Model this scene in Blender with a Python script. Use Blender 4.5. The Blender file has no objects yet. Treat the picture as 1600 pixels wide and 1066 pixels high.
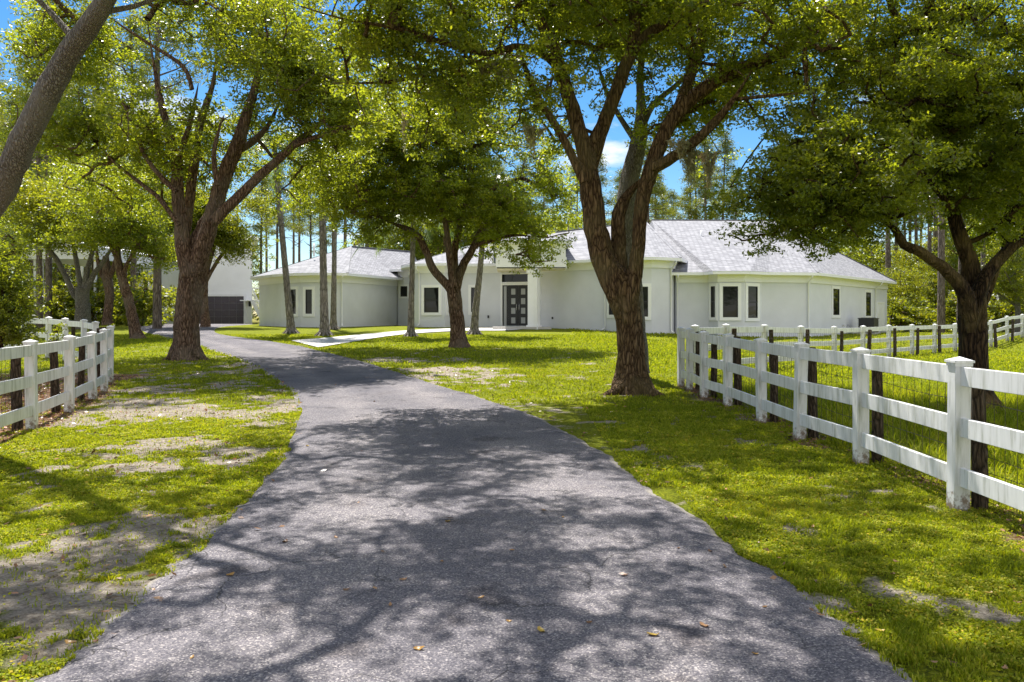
import bpy, math, random
import numpy as np
from mathutils import Vector

# ------------------------------------------------------------------ camera, sky, sun, exposure
C = bpy.context.scene
col = C.collection
H, HY, F = 1.6, 495.0, 1250.0            # eye height, horizon row, focal length (1600 px wide frame)
cam_d = bpy.data.cameras.new("camera")
cam = bpy.data.objects.new("camera", cam_d); col.objects.link(cam)
cam_d.sensor_width = 36.0
cam_d.lens = 36.0 * F / 1600.0
cam_d.shift_y = -(533.0 - HY) / 1600.0
cam_d.clip_start = 0.1; cam_d.clip_end = 3000
cam.location = (0, 0, H); cam.rotation_euler = (math.pi / 2, 0, 0)
C.camera = cam

SUN_AZ, SUN_EL = math.radians(-20), math.radians(62)     # azimuth clockwise from +Y
sdir = Vector((math.sin(SUN_AZ) * math.cos(SUN_EL), math.cos(SUN_AZ) * math.cos(SUN_EL), math.sin(SUN_EL)))
sl = bpy.data.lights.new("sun", 'SUN'); sl.energy = 5.0; sl.angle = math.radians(0.5); sl.color = (1.0, 0.96, 0.90)
so = bpy.data.objects.new("sun", sl); col.objects.link(so)
so.rotation_euler = sdir.to_track_quat('Z', 'Y').to_euler()

W = bpy.data.worlds.new("World"); C.world = W; W.use_nodes = True
wn, wl = W.node_tree.nodes, W.node_tree.links
wn.clear()
def wnode(t, **k):
    n = wn.new(t)
    for a, b in k.items(): setattr(n, a, b)
    return n
sky = wnode('ShaderNodeTexSky', sky_type='NISHITA', sun_disc=False)
sky.sun_elevation = SUN_EL; sky.sun_rotation = SUN_AZ
sky.air_density = 1.0; sky.dust_density = 0.3; sky.ozone_density = 2.5
hsv = wnode('ShaderNodeHueSaturation'); hsv.inputs['Saturation'].default_value = 1.4
wl.new(sky.outputs[0], hsv.inputs['Color'])
tc = wnode('ShaderNodeTexCoord')
sep = wnode('ShaderNodeSeparateXYZ'); wl.new(tc.outputs['Generated'], sep.inputs[0])
zz = wnode('ShaderNodeMath', operation='ADD'); wl.new(sep.outputs['Z'], zz.inputs[0]); zz.inputs[1].default_value = 0.18
dx = wnode('ShaderNodeMath', operation='DIVIDE'); wl.new(sep.outputs['X'], dx.inputs[0]); wl.new(zz.outputs[0], dx.inputs[1])
dy = wnode('ShaderNodeMath', operation='DIVIDE'); wl.new(sep.outputs['Y'], dy.inputs[0]); wl.new(zz.outputs[0], dy.inputs[1])
cmb = wnode('ShaderNodeCombineXYZ'); wl.new(dx.outputs[0], cmb.inputs[0]); wl.new(dy.outputs[0], cmb.inputs[1])
nz = wnode('ShaderNodeTexNoise'); nz.inputs['Scale'].default_value = 1.1; nz.inputs['Detail'].default_value = 8; nz.inputs['Roughness'].default_value = 0.58
wl.new(cmb.outputs[0], nz.inputs['Vector'])
cr = wnode('ShaderNodeValToRGB'); cr.color_ramp.elements[0].position = 0.54; cr.color_ramp.elements[1].position = 0.66
bk = wnode('ShaderNodeMapRange'); wl.new(sep.outputs['Y'], bk.inputs[0]); bk.inputs['From Min'].default_value = 0.35; bk.inputs['From Max'].default_value = -0.5; bk.inputs['To Min'].default_value = 0.0; bk.inputs['To Max'].default_value = 0.13  # extra cloud behind the camera, out of view, added to whiten the fill light
na = wnode('ShaderNodeMath', operation='ADD'); wl.new(nz.outputs['Fac'], na.inputs[0]); wl.new(bk.outputs[0], na.inputs[1])
wl.new(na.outputs[0], cr.inputs[0])
mixc = wnode('ShaderNodeMix', data_type='RGBA'); wl.new(cr.outputs[0], mixc.inputs[0])
wl.new(hsv.outputs[0], mixc.inputs[6]); mixc.inputs[7].default_value = (8.8, 8.5, 8.5, 1)
bg = wnode('ShaderNodeBackground'); bg.inputs['Strength'].default_value = 0.075
wl.new(mixc.outputs[2], bg.inputs['Color'])
wo = wnode('ShaderNodeOutputWorld'); wl.new(bg.outputs[0], wo.inputs[0])

C.view_settings.view_transform = 'Standard'; C.view_settings.look = 'None'
C.view_settings.exposure = 1.08; C.view_settings.gamma = 1
C.cycles.max_bounces = 7; C.cycles.diffuse_bounces = 4; C.cycles.glossy_bounces = 3; C.cycles.transmission_bounces = 4
C.cycles.caustics_reflective = False; C.cycles.caustics_refractive = False
C.cycles.sample_clamp_indirect = 6

# ------------------------------------------------------------------ terrain height and pixel -> ground
def sst(a, b, x):
    t = np.clip((np.asarray(x, float) - a) / (b - a), 0, 1); return t * t * (3 - 2 * t)
def gz(x, y):
    x = np.asarray(x, float); y = np.asarray(y, float)
    u = y - 13.0
    s = 0.03 * (np.sqrt(u * u + 6.0) + u) / 2
    s = 1.02 - (np.sqrt((1.02 - s) ** 2 + 0.004) + (1.02 - s)) / 2
    w = 1 - 0.95 * sst(2, 11, x) * (1 - sst(35, 41, y)) - 0.45 * sst(1, 16, x) * sst(35, 41, y)
    return s * w
def G(x, y): return float(gz(x, y))
def P(px, py):
    """ground point seen at (px,py) of the 1600 px frame"""
    d = 15.0
    for _ in range(200):
        x = (px - 800) / F * d
        nd = (H - G(x, d)) * F / (py - HY)
        d = 0.6 * d + 0.4 * min(nd, 300)
    return ((px - 800) / F * d, d)
def A(px, py, D):
    return np.array([(px - 800) / F * D, D, H - (py - HY) / F * D])

# ------------------------------------------------------------------ numpy value noise
_rs = np.random.RandomState(5)
_perm = _rs.rand(257, 257)
def vnoise(x, y):
    xi = np.floor(x).astype(int); yi = np.floor(y).astype(int)
    fx = x - xi; fy = y - yi
    fx = fx * fx * (3 - 2 * fx); fy = fy * fy * (3 - 2 * fy)
    a = _perm[xi % 256, yi % 256]; b = _perm[(xi + 1) % 256, yi % 256]
    c = _perm[xi % 256, (yi + 1) % 256]; d = _perm[(xi + 1) % 256, (yi + 1) % 256]
    return (a * (1 - fx) + b * fx) * (1 - fy) + (c * (1 - fx) + d * fx) * fy
def fbm(x, y, o=4, r=0.55):
    s = 0; a = 1; t = 0
    for i in range(o):
        s = s + a * vnoise(x * 2 ** i + 17.3 * i, y * 2 ** i + 9.1 * i); t += a; a *= r
    return s / t
def inpoly(x, y, poly):
    x = np.asarray(x); y = np.asarray(y); r = np.zeros(x.shape, bool)
    n = len(poly); j = n - 1
    for i in range(n):
        xi, yi = poly[i]; xj, yj = poly[j]
        c = ((yi > y) != (yj > y)) & (x < (xj - xi) * (y - yi) / ((yj - yi) if yj != yi else 1e-9) + xi)
        r ^= c; j = i
    return r

# ------------------------------------------------------------------ materials
def mat(name):
    m = bpy.data.materials.new(name); m.use_nodes = True
    n, l = m.node_tree.nodes, m.node_tree.links
    b = n['Principled BSDF']
    return m, n, l, b
def node(n, t, ins=None, **k):
    q = n.new(t)
    for a, b in k.items(): setattr(q, a, b)
    for a, b in (ins or {}).items(): q.inputs[a].default_value = b
    return q
def ramp(n, stops):
    r = n.new('ShaderNodeValToRGB'); e = r.color_ramp.elements
    while len(e) < len(stops): e.new(0.5)
    for i, (p, c) in enumerate(stops):
        e[i].position = p; e[i].color = (c[0], c[1], c[2], 1)
    return r
def mixrgb(n, l, fac, a, b, blend='MIX'):
    q = n.new('ShaderNodeMix'); q.data_type = 'RGBA'; q.blend_type = blend
    for s, v in ((0, fac), (6, a), (7, b)):
        if isinstance(v, bpy.types.NodeSocket): l.new(v, q.inputs[s])
        elif s == 0: q.inputs[0].default_value = v
        else: q.inputs[s].default_value = (v[0], v[1], v[2], 1)
    return q.outputs[2]
def plain(name, c, rough=0.6, noise=0.0, scale=8, bump=0.0, bscale=40, metal=0, spec=None, dirt=None):
    m, n, l, b = mat(name)
    b.inputs['Roughness'].default_value = rough; b.inputs['Metallic'].default_value = metal
    b.inputs['Base Color'].default_value = (*c, 1)
    if spec is not None: b.inputs['Specular IOR Level'].default_value = spec
    t = node(n, 'ShaderNodeTexCoord')
    if noise:
        nn = node(n, 'ShaderNodeTexNoise', {'Scale': scale, 'Detail': 6, 'Roughness': .6})
        l.new(t.outputs['Object'], nn.inputs['Vector'])
        r = ramp(n, [(0.3, [v * (1 - noise) for v in c]), (0.7, [min(1, v * (1 + noise * .6)) for v in c])])
        l.new(nn.outputs['Fac'], r.inputs[0]); l.new(r.outputs[0], b.inputs['Base Color'])
    if bump:
        nb = node(n, 'ShaderNodeTexNoise', {'Scale': bscale, 'Detail': 5, 'Roughness': .6})
        l.new(t.outputs['Object'], nb.inputs['Vector'])
        bp = node(n, 'ShaderNodeBump', {'Strength': bump, 'Distance': 0.02})
        l.new(nb.outputs['Fac'], bp.inputs['Height']); l.new(bp.outputs[0], b.inputs['Normal'])
    return m

def leafmat(name, dark, mid, light, trans, tf=0.45, rough=.36, spec=.5):
    m, n, l, b = mat(name)
    at = node(n, 'ShaderNodeAttribute', attribute_name='var')
    r = ramp(n, [(0.0, dark), (0.5, mid), (0.93, light), (1.0, [light[0] * 1.5, light[1] * 1.0, light[2]])])
    l.new(at.outputs['Fac'], r.inputs[0])
    l.new(r.outputs[0], b.inputs['Base Color'])
    b.inputs['Roughness'].default_value = rough; b.inputs['Specular IOR Level'].default_value = spec
    tr = n.new('ShaderNodeBsdfTranslucent')
    r2 = ramp(n, [(0.0, [v * .6 for v in trans]), (0.5, trans), (1.0, [trans[0] * 1.35, trans[1] * 1.1, trans[2]])])
    l.new(at.outputs['Fac'], r2.inputs[0]); l.new(r2.outputs[0], tr.inputs['Color'])
    mx = node(n, 'ShaderNodeMixShader', {0: tf})
    l.new(b.outputs[0], mx.inputs[1]); l.new(tr.outputs[0], mx.inputs[2])
    l.new(mx.outputs[0], n['Material Output'].inputs['Surface'])
    return m
M = {}
M['oakleaf'] = leafmat('oak_leaf', (.016, .038, .007), (.070, .11, .012), (.25, .265, .022), (.47, .54, .020), .49)
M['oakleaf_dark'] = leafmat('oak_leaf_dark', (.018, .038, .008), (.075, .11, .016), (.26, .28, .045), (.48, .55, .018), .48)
M['bgleaf'] = leafmat('wood_leaf', (.025, .05, .008), (.095, .13, .012), (.22, .24, .02), (.42, .45, .015), .46)
M['pineleaf'] = leafmat('pine_needles', (.04, .06, .010), (.10, .13, .015), (.18, .20, .025), (.30, .34, .02), .4)
M['palmleaf'] = leafmat('palm_frond', (.04, .07, .012), (.08, .13, .015), (.16, .20, .02), (.2, .3, .03), .35)
M['grass'] = leafmat('grass_blades', (.035, .060, .006), (.18, .235, .009), (.43, .42, .05), (.46, .53, .012), .42, .65, .2)
M['moss'] = leafmat('hanging_moss', (.22, .21, .12), (.36, .34, .20), (.5, .46, .28), (.5, .48, .28), .45)
M['litter'] = leafmat('dry_leaves', (.10, .045, .02), (.24, .12, .055), (.42, .24, .12), (.25, .12, .04), .15)
M['litter_y'] = leafmat('yellow_dry_leaves', (.30, .14, .03), (.40, .22, .05), (.45, .36, .06), (.35, .2, .04), .15)

def bark(name, c1, c2, c3, sc=1.0, lichen=None):
    m, n, l, b = mat(name)
    t = node(n, 'ShaderNodeTexCoord')
    mp = node(n, 'ShaderNodeMapping'); mp.inputs['Scale'].default_value = (6 * sc, 6 * sc, 1.25 * sc)
    l.new(t.outputs['Object'], mp.inputs['Vector'])
    nw = node(n, 'ShaderNodeTexNoise', {'Scale': 1.2, 'Detail': 3}); l.new(mp.outputs[0], nw.inputs['Vector'])
    ad = node(n, 'ShaderNodeVectorMath', operation='ADD'); l.new(mp.outputs[0], ad.inputs[0]); l.new(nw.outputs['Color'], ad.inputs[1])
    v = node(n, 'ShaderNodeTexVoronoi', {'Scale': 2.6, 'Randomness': 1.0}, feature='DISTANCE_TO_EDGE'); l.new(ad.outputs[0], v.inputs['Vector'])
    ns = node(n, 'ShaderNodeTexNoise', {'Scale': 5.0, 'Detail': 8, 'Roughness': .7}); l.new(mp.outputs[0], ns.inputs['Vector'])
    big = node(n, 'ShaderNodeTexNoise', {'Scale': 1.3, 'Detail': 4}); l.new(t.outputs['Object'], big.inputs['Vector'])
    r = ramp(n, [(0.0, c1), (0.14, c2), (0.5, c3)]); l.new(v.outputs['Distance'], r.inputs[0])
    r2 = ramp(n, [(0.3, (.45, .45, .45)), (.7, (1.25, 1.25, 1.25))]); l.new(ns.outputs['Fac'], r2.inputs[0])
    cc = mixrgb(n, l, 1.0, r.outputs[0], r2.outputs[0], 'MULTIPLY')
    lc = lichen or (.20, .19, .14)
    r3 = ramp(n, [(0.48, (0, 0, 0)), (.62, (1, 1, 1))]); l.new(big.outputs['Fac'], r3.inputs[0])
    f = node(n, 'ShaderNodeMath', {1: 0.55}, operation='MULTIPLY'); l.new(r3.outputs[0], f.inputs[0])
    cc2 = mixrgb(n, l, f.outputs[0], cc, lc)
    l.new(cc2, b.inputs['Base Color']); b.inputs['Roughness'].default_value = .9; b.inputs['Specular IOR Level'].default_value = .2
    sm = node(n, 'ShaderNodeMath', {1: 0.35}, operation='MULTIPLY_ADD'); l.new(ns.outputs['Fac'], sm.inputs[0])
    l.new(v.outputs['Distance'], sm.inputs[2])
    bp = node(n, 'ShaderNodeBump', {'Strength': 1.0, 'Distance': 0.16}); l.new(sm.outputs[0], bp.inputs['Height'])
    l.new(bp.outputs[0], b.inputs['Normal'])
    return m
M['bark'] = bark('oak_bark', (.045, .024, .012), (.22, .135, .070), (.42, .28, .155), 1.0, (.22, .17, .08))
M['bark_left'] = bark('oak_bark_reddish', (.05, .027, .018), (.26, .16, .105), (.46, .32, .23), 1.0, (.26, .21, .16))
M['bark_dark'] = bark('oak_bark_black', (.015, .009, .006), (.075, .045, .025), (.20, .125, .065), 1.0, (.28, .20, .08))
M['bark_pale'] = bark('oak_bark_pale', (.11, .095, .08), (.38, .34, .29), (.58, .53, .46), 2.1, (.34, .31, .26))
M['palmbark'] = bark('palm_bark', (.12, .105, .09), (.32, .285, .25), (.46, .42, .37), .7, (.27, .24, .21))
M['pinebark'] = bark('pine_bark', (.08, .06, .05), (.24, .19, .16), (.38, .32, .27), .6, (.24, .20, .17))
M['postwood'] = bark('weathered_post_wood', (.05, .036, .024), (.16, .115, .075), (.27, .20, .14), 1.5, (.14, .12, .09))

# house
M['stucco'] = plain('grey_stucco', (.71, .72, .765), .85, .06, 1.1, .25, 60)
M['stucco_white'] = plain('white_stucco', (.90, .90, .91), .85, .04, 1.5, .25, 60)
M['trim'] = plain('white_trim', (.88, .88, .89), .5, .03, 3)
M['black'] = plain('black_frame', (.012, .012, .014), .5)
M['alu'] = plain('steel_handle', (.6, .6, .6), .25, metal=1)
M['garagedoor'] = plain('charcoal_garage_door', (.085, .07, .085), .5, .06, 3)
M['concrete'] = plain('pale_concrete', (.50, .48, .45), .9, .12, 1.2, .4, 30)
M['curtain'] = plain('frosted_glass', (.35, .36, .36), .25)
m, n, l, b = mat('window_glass')
b.inputs['Base Color'].default_value = (.010, .012, .012, 1); b.inputs['Roughness'].default_value = .03
b.inputs['Specular IOR Level'].default_value = .35
t = node(n, 'ShaderNodeTexCoord'); nn = node(n, 'ShaderNodeTexNoise', {'Scale': 1.1}); l.new(t.outputs['Object'], nn.inputs[0])
bp = node(n, 'ShaderNodeBump', {'Strength': .08, 'Distance': .05}); l.new(nn.outputs['Fac'], bp.inputs['Height']); l.new(bp.outputs[0], b.inputs['Normal'])
M['glass'] = m
# shingles
m, n, l, b = mat('roof_shingles')
t = node(n, 'ShaderNodeTexCoord')
sp = node(n, 'ShaderNodeSeparateXYZ'); l.new(t.outputs['Object'], sp.inputs[0])
sx = node(n, 'ShaderNodeMath', operation='ADD'); l.new(sp.outputs['X'], sx.inputs[0])
sy = node(n, 'ShaderNodeMath', {1: .7}, operation='MULTIPLY'); l.new(sp.outputs['Y'], sy.inputs[0]); l.new(sy.outputs[0], sx.inputs[1])
cb = node(n, 'ShaderNodeCombineXYZ'); l.new(sx.outputs[0], cb.inputs[0]); 
zs = node(n, 'ShaderNodeMath', {1: 2.4}, operation='MULTIPLY'); l.new(sp.outputs['Z'], zs.inputs[0]); l.new(zs.outputs[0], cb.inputs[1])
br = node(n, 'ShaderNodeTexBrick', {'Scale': 1.0, 'Color1': (.205, .205, .22, 1), 'Color2': (.335, .335, .35, 1), 'Mortar': (.11, .11, .12, 1),
     'Mortar Size': .014, 'Brick Width': .28, 'Row Height': .145, 'Bias': 0.0})
l.new(cb.outputs[0], br.inputs['Vector'])
nn = node(n, 'ShaderNodeTexNoise', {'Scale': 2.5, 'Detail': 8, 'Roughness': .75}); l.new(t.outputs['Object'], nn.inputs['Vector'])
rr = ramp(n, [(.3, (.78, .78, .78)), (.7, (1.12, 1.12, 1.12))]); l.new(nn.outputs['Fac'], rr.inputs[0])
l.new(mixrgb(n, l, 1.0, br.outputs['Color'], rr.outputs[0], 'MULTIPLY'), b.inputs['Base Color'])
b.inputs['Roughness'].default_value = .9
M['shingle'] = m
# vinyl fence
m, n, l, b = mat('white_vinyl')
t = node(n, 'ShaderNodeTexCoord')
sp = node(n, 'ShaderNodeSeparateXYZ'); l.new(t.outputs['Object'], sp.inputs[0])
nn = node(n, 'ShaderNodeTexNoise', {'Scale': 14, 'Detail': 8, 'Roughness': .7}); l.new(t.outputs['Object'], nn.inputs['Vector'])
mr = node(n, 'ShaderNodeMapRange', {'From Min': 0.0, 'From Max': .28, 'To Min': .22, 'To Max': -.12}); l.new(sp.outputs['Z'], mr.inputs[0])
ad = node(n, 'ShaderNodeMath', operation='ADD'); l.new(nn.outputs['Fac'], ad.inputs[0]); l.new(mr.outputs[0], ad.inputs[1])
r = ramp(n, [(.56, (0, 0, 0)), (.68, (1, 1, 1))]); l.new(ad.outputs[0], r.inputs[0])
mpv = node(n, 'ShaderNodeMapping'); mpv.inputs['Scale'].default_value = (7, 7, .8); l.new(t.outputs['Object'], mpv.inputs['Vector'])
n2 = node(n, 'ShaderNodeTexNoise', {'Scale': 2.0, 'Detail': 6, 'Roughness': .65}); l.new(mpv.outputs[0], n2.inputs['Vector'])
r2 = ramp(n, [(.30, (.42, .43, .37)), (.48, (.74, .74, .73)), (.7, (.86, .86, .86))]); l.new(n2.outputs['Fac'], r2.inputs[0])
l.new(mixrgb(n, l, r.outputs[0], r2.outputs[0], (.26, .20, .15)), b.inputs['Base Color'])
b.inputs['Roughness'].default_value = .38
M['vinyl'] = m
M['wire'] = plain('fence_wire', (.09, .08, .07), .5, metal=.6)
M['acmetal'] = plain('dark_grey_metal', (.06, .06, .065), .5, .1, 6)

# asphalt
m, n, l, b = mat('weathered_asphalt')
t = node(n, 'ShaderNodeTexCoord')
v = node(n, 'ShaderNodeTexVoronoi', {'Scale': 120, 'Randomness': 1}); l.new(t.outputs['Object'], v.inputs['Vector'])
n1 = node(n, 'ShaderNodeTexNoise', {'Scale': 110, 'Detail': 4, 'Roughness': .7}); l.new(t.outputs['Object'], n1.inputs['Vector'])
n2 = node(n, 'ShaderNodeTexNoise', {'Scale': .8, 'Detail': 7, 'Roughness': .65}); l.new(t.outputs['Object'], n2.inputs['Vector'])
sv = node(n, 'ShaderNodeSeparateColor'); l.new(v.outputs['Color'], sv.inputs[0])
r1 = ramp(n, [(0.0, (.088, .083, .098)), (.5, (.160, .152, .167)), (.85, (.25, .236, .238)), (1, (.44, .41, .39))]); l.new(sv.outputs[0], r1.inputs[0])
r2 = ramp(n, [(.3, (.70, .70, .74)), (.7, (1.32, 1.27, 1.22))]); l.new(n2.outputs['Fac'], r2.inputs[0])
c1 = mixrgb(n, l, 1.0, r1.outputs[0], r2.outputs[0], 'MULTIPLY')
r3 = ramp(n, [(.30, (.70, .70, .70)), (.6, (1.06, 1.06, 1.06))]); l.new(n1.outputs['Fac'], r3.inputs[0])
c2 = mixrgb(n, l, .8, c1, r3.outputs[0], 'MULTIPLY')
la = node(n, 'ShaderNodeAttribute', attribute_name='lane')
rla = ramp(n, [(0, (.88, .88, .90)), (1, (1.13, 1.12, 1.10))]); l.new(la.outputs['Fac'], rla.inputs[0])
c2 = mixrgb(n, l, 1.0, c2, rla.outputs[0], 'MULTIPLY')
nst = node(n, 'ShaderNodeTexNoise', {'Scale': 1.9, 'Detail': 4, 'Roughness': .5}); l.new(t.outputs['Object'], nst.inputs['Vector'])
rst = ramp(n, [(.30, (.62, .60, .60)), (.40, (1, 1, 1))]); l.new(nst.outputs['Fac'], rst.inputs[0])
c2 = mixrgb(n, l, 1.0, c2, rst.outputs[0], 'MULTIPLY')
# cracks
nw = node(n, 'ShaderNodeTexNoise', {'Scale': 2.5, 'Detail': 5}); l.new(t.outputs['Object'], nw.inputs['Vector'])
sc = node(n, 'ShaderNodeVectorMath', operation='SCALE'); l.new(nw.outputs['Color'], sc.inputs[0]); sc.inputs['Scale'].default_value = .55
av = node(n, 'ShaderNodeVectorMath', operation='ADD'); l.new(t.outputs['Object'], av.inputs[0]); l.new(sc.outputs[0], av.inputs[1])
vc = node(n, 'ShaderNodeTexVoronoi', {'Scale': 1.3}, feature='DISTANCE_TO_EDGE'); l.new(av.outputs[0], vc.inputs['Vector'])
rc = ramp(n, [(0.0, (.15, .15, .15)), (.009, (1, 1, 1))]); l.new(vc.outputs['Distance'], rc.inputs[0])
nm = node(n, 'ShaderNodeTexNoise', {'Scale': .55, 'Detail': 2}); l.new(t.outputs['Object'], nm.inputs['Vector'])
rm = ramp(n, [(.47, (1, 1, 1)), (.55, (0, 0, 0))]); l.new(nm.outputs['Fac'], rm.inputs[0])
mxk = node(n, 'ShaderNodeMath', operation='MAXIMUM'); l.new(rc.outputs[0], mxk.inputs[0]); l.new(rm.outputs[0], mxk.inputs[1])
c3 = mixrgb(n, l, mxk.outputs[0], (.03, .028, .028), c2)
# sandy verges
ea = node(n, 'ShaderNodeAttribute', attribute_name='edge')
ne = node(n, 'ShaderNodeTexNoise', {'Scale': 5, 'Detail': 6, 'Roughness': .7}); l.new(t.outputs['Object'], ne.inputs['Vector'])
es = node(n, 'ShaderNodeMath', operation='ADD'); l.new(ea.outputs['Fac'], es.inputs[0]); l.new(ne.outputs['Fac'], es.inputs[1])
re = ramp(n, [(.95, (0, 0, 0)), (1.35, (1, 1, 1))])
hf = node(n, 'ShaderNodeMath', {1: .75}, operation='MULTIPLY'); l.new(es.outputs[0], hf.inputs[0])
re.color_ramp.elements[0].position = .80; re.color_ramp.elements[1].position = 1.0
l.new(hf.outputs[0], re.inputs[0])
c4 = mixrgb(n, l, re.outputs[0], c3, (.27, .245, .21))
l.new(c4, b.inputs['Base Color']); b.inputs['Roughness'].default_value = .85; b.inputs['Specular IOR Level'].default_value = .3
hb = node(n, 'ShaderNodeMath', {1: .5}, operation='MULTIPLY_ADD'); l.new(n1.outputs['Fac'], hb.inputs[0]); l.new(sv.outputs[0], hb.inputs[2])
hb2 = node(n, 'ShaderNodeMath', operation='MULTIPLY'); l.new(hb.outputs[0], hb2.inputs[0]); l.new(mxk.outputs[0], hb2.inputs[1])
bp = node(n, 'ShaderNodeBump', {'Strength': .9, 'Distance': .010}); l.new(hb2.outputs[0], bp.inputs['Height']); l.new(bp.outputs[0], b.inputs['Normal'])
M['asphalt'] = m

# ground: grass over grey sand
m, n, l, b = mat('lawn_and_sand')
t = node(n, 'ShaderNodeTexCoord')
ba = node(n, 'ShaderNodeAttribute', attribute_name='bare'); li = node(n, 'ShaderNodeAttribute', attribute_name='litter')
nf = node(n, 'ShaderNodeTexNoise', {'Scale': 38, 'Detail': 7, 'Roughness': .72}); l.new(t.outputs['Object'], nf.inputs['Vector'])
nm = node(n, 'ShaderNodeTexNoise', {'Scale': 2.2, 'Detail': 8, 'Roughness': .65}); l.new(t.outputs['Object'], nm.inputs['Vector'])
rg = ramp(n, [(.34, (.035, .045, .010)), (.50, (.16, .19, .008)), (.68, (.36, .37, .016))]); l.new(nf.outputs['Fac'], rg.inputs[0])
rgm = ramp(n, [(.3, (.80, .86, .8)), (.7, (1.22, 1.12, 1.1))]); l.new(nm.outputs['Fac'], rgm.inputs[0])
cg = mixrgb(n, l, 1, rg.outputs[0], rgm.outputs[0], 'MULTIPLY')
rs_ = ramp(n, [(.25, (.13, .105, .085)), (.5, (.38, .34, .29)), (.75, (.60, .56, .50))]); l.new(nf.outputs['Fac'], rs_.inputs[0])
nsd = node(n, 'ShaderNodeTexNoise', {'Scale': 7, 'Detail': 8, 'Roughness': .75}); l.new(t.outputs['Object'], nsd.inputs['Vector'])
rsd = ramp(n, [(.32, (.42, .35, .28)), (.5, (.92, .88, .82)), (.7, (1.12, 1.1, 1.06))]); l.new(nsd.outputs['Fac'], rsd.inputs[0])
sandc = mixrgb(n, l, 1.0, rs_.outputs[0], rsd.outputs[0], 'MULTIPLY')
rl_ = ramp(n, [(.3, (.06, .035, .02)), (.5, (.22, .13, .08)), (.72, (.40, .26, .17))]); l.new(nf.outputs['Fac'], rl_.inputs[0])
ad = node(n, 'ShaderNodeMath', {1: .55}, operation='MULTIPLY'); l.new(nf.outputs['Fac'], ad.inputs[0])
ad2 = node(n, 'ShaderNodeMath', operation='ADD'); l.new(ad.outputs[0], ad2.inputs[0]); l.new(ba.outputs['Fac'], ad2.inputs[1])
rb = ramp(n, [(.62, (0, 0, 0)), (.90, (1, 1, 1))]); l.new(ad2.outputs[0], rb.inputs[0])
c1 = mixrgb(n, l, rb.outputs[0], cg, sandc)
c2 = mixrgb(n, l, li.outputs['Fac'], c1, rl_.outputs[0])
l.new(c2, b.inputs['Base Color']); b.inputs['Roughness'].default_value = .95; b.inputs['Specular IOR Level'].default_value = .1
bp = node(n, 'ShaderNodeBump', {'Strength': 1.0, 'Distance': .05}); l.new(nf.outputs['Fac'], bp.inputs['Height']); l.new(bp.outputs[0], b.inputs['Normal'])
M['ground'] = m

# ------------------------------------------------------------------ mesh helpers
def new_mesh_np(name, verts, quads=None, tris=None, attrs=None, smooth=False):
    me = bpy.data.meshes.new(name)
    verts = np.ascontiguousarray(verts, np.float32)
    nq = 0 if quads is None else len(quads); nt = 0 if tris is None else len(tris)
    me.vertices.add(len(verts)); me.vertices.foreach_set('co', verts.ravel())
    parts = []; 
    if nq: parts.append(np.asarray(quads, np.int32).ravel())
    if nt: parts.append(np.asarray(tris, np.int32).ravel())
    li = np.concatenate(parts)
    me.loops.add(len(li)); me.loops.foreach_set('vertex_index', li)
    me.polygons.add(nq + nt)
    st = np.concatenate([np.arange(nq) * 4, nq * 4 + np.arange(nt) * 3]).astype(np.int32)
    me.polygons.foreach_set('loop_start', st)
    if smooth: me.polygons.foreach_set('use_smooth', np.ones(nq + nt, bool))
    me.update(calc_edges=True)
    for k, v in (attrs or {}).items():
        a = me.attributes.new(k, 'FLOAT', 'POINT'); a.data.foreach_set('value', np.ascontiguousarray(v, np.float32))
    return me
def link(name, me, m=None, parent=None, loc=None):
    o = bpy.data.objects.new(name, me); col.objects.link(o)
    if m is not None and me is not None and not me.materials: me.materials.append(m)
    if parent is not None: o.parent = parent
    if loc is not None: o.location = loc
    return o
def tag(o, label=None, cat=None, group=None, kind=None):
    if label: o['label'] = label
    if cat: o['category'] = cat
    if group: o['group'] = group
    if kind: o['kind'] = kind
    return o
def empty(name, loc, label, cat, group=None, rz=0):
    o = bpy.data.objects.new(name, None); col.objects.link(o); o.location = loc; o.rotation_euler = (0, 0, rz)
    return tag(o, label, cat, group)
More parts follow.
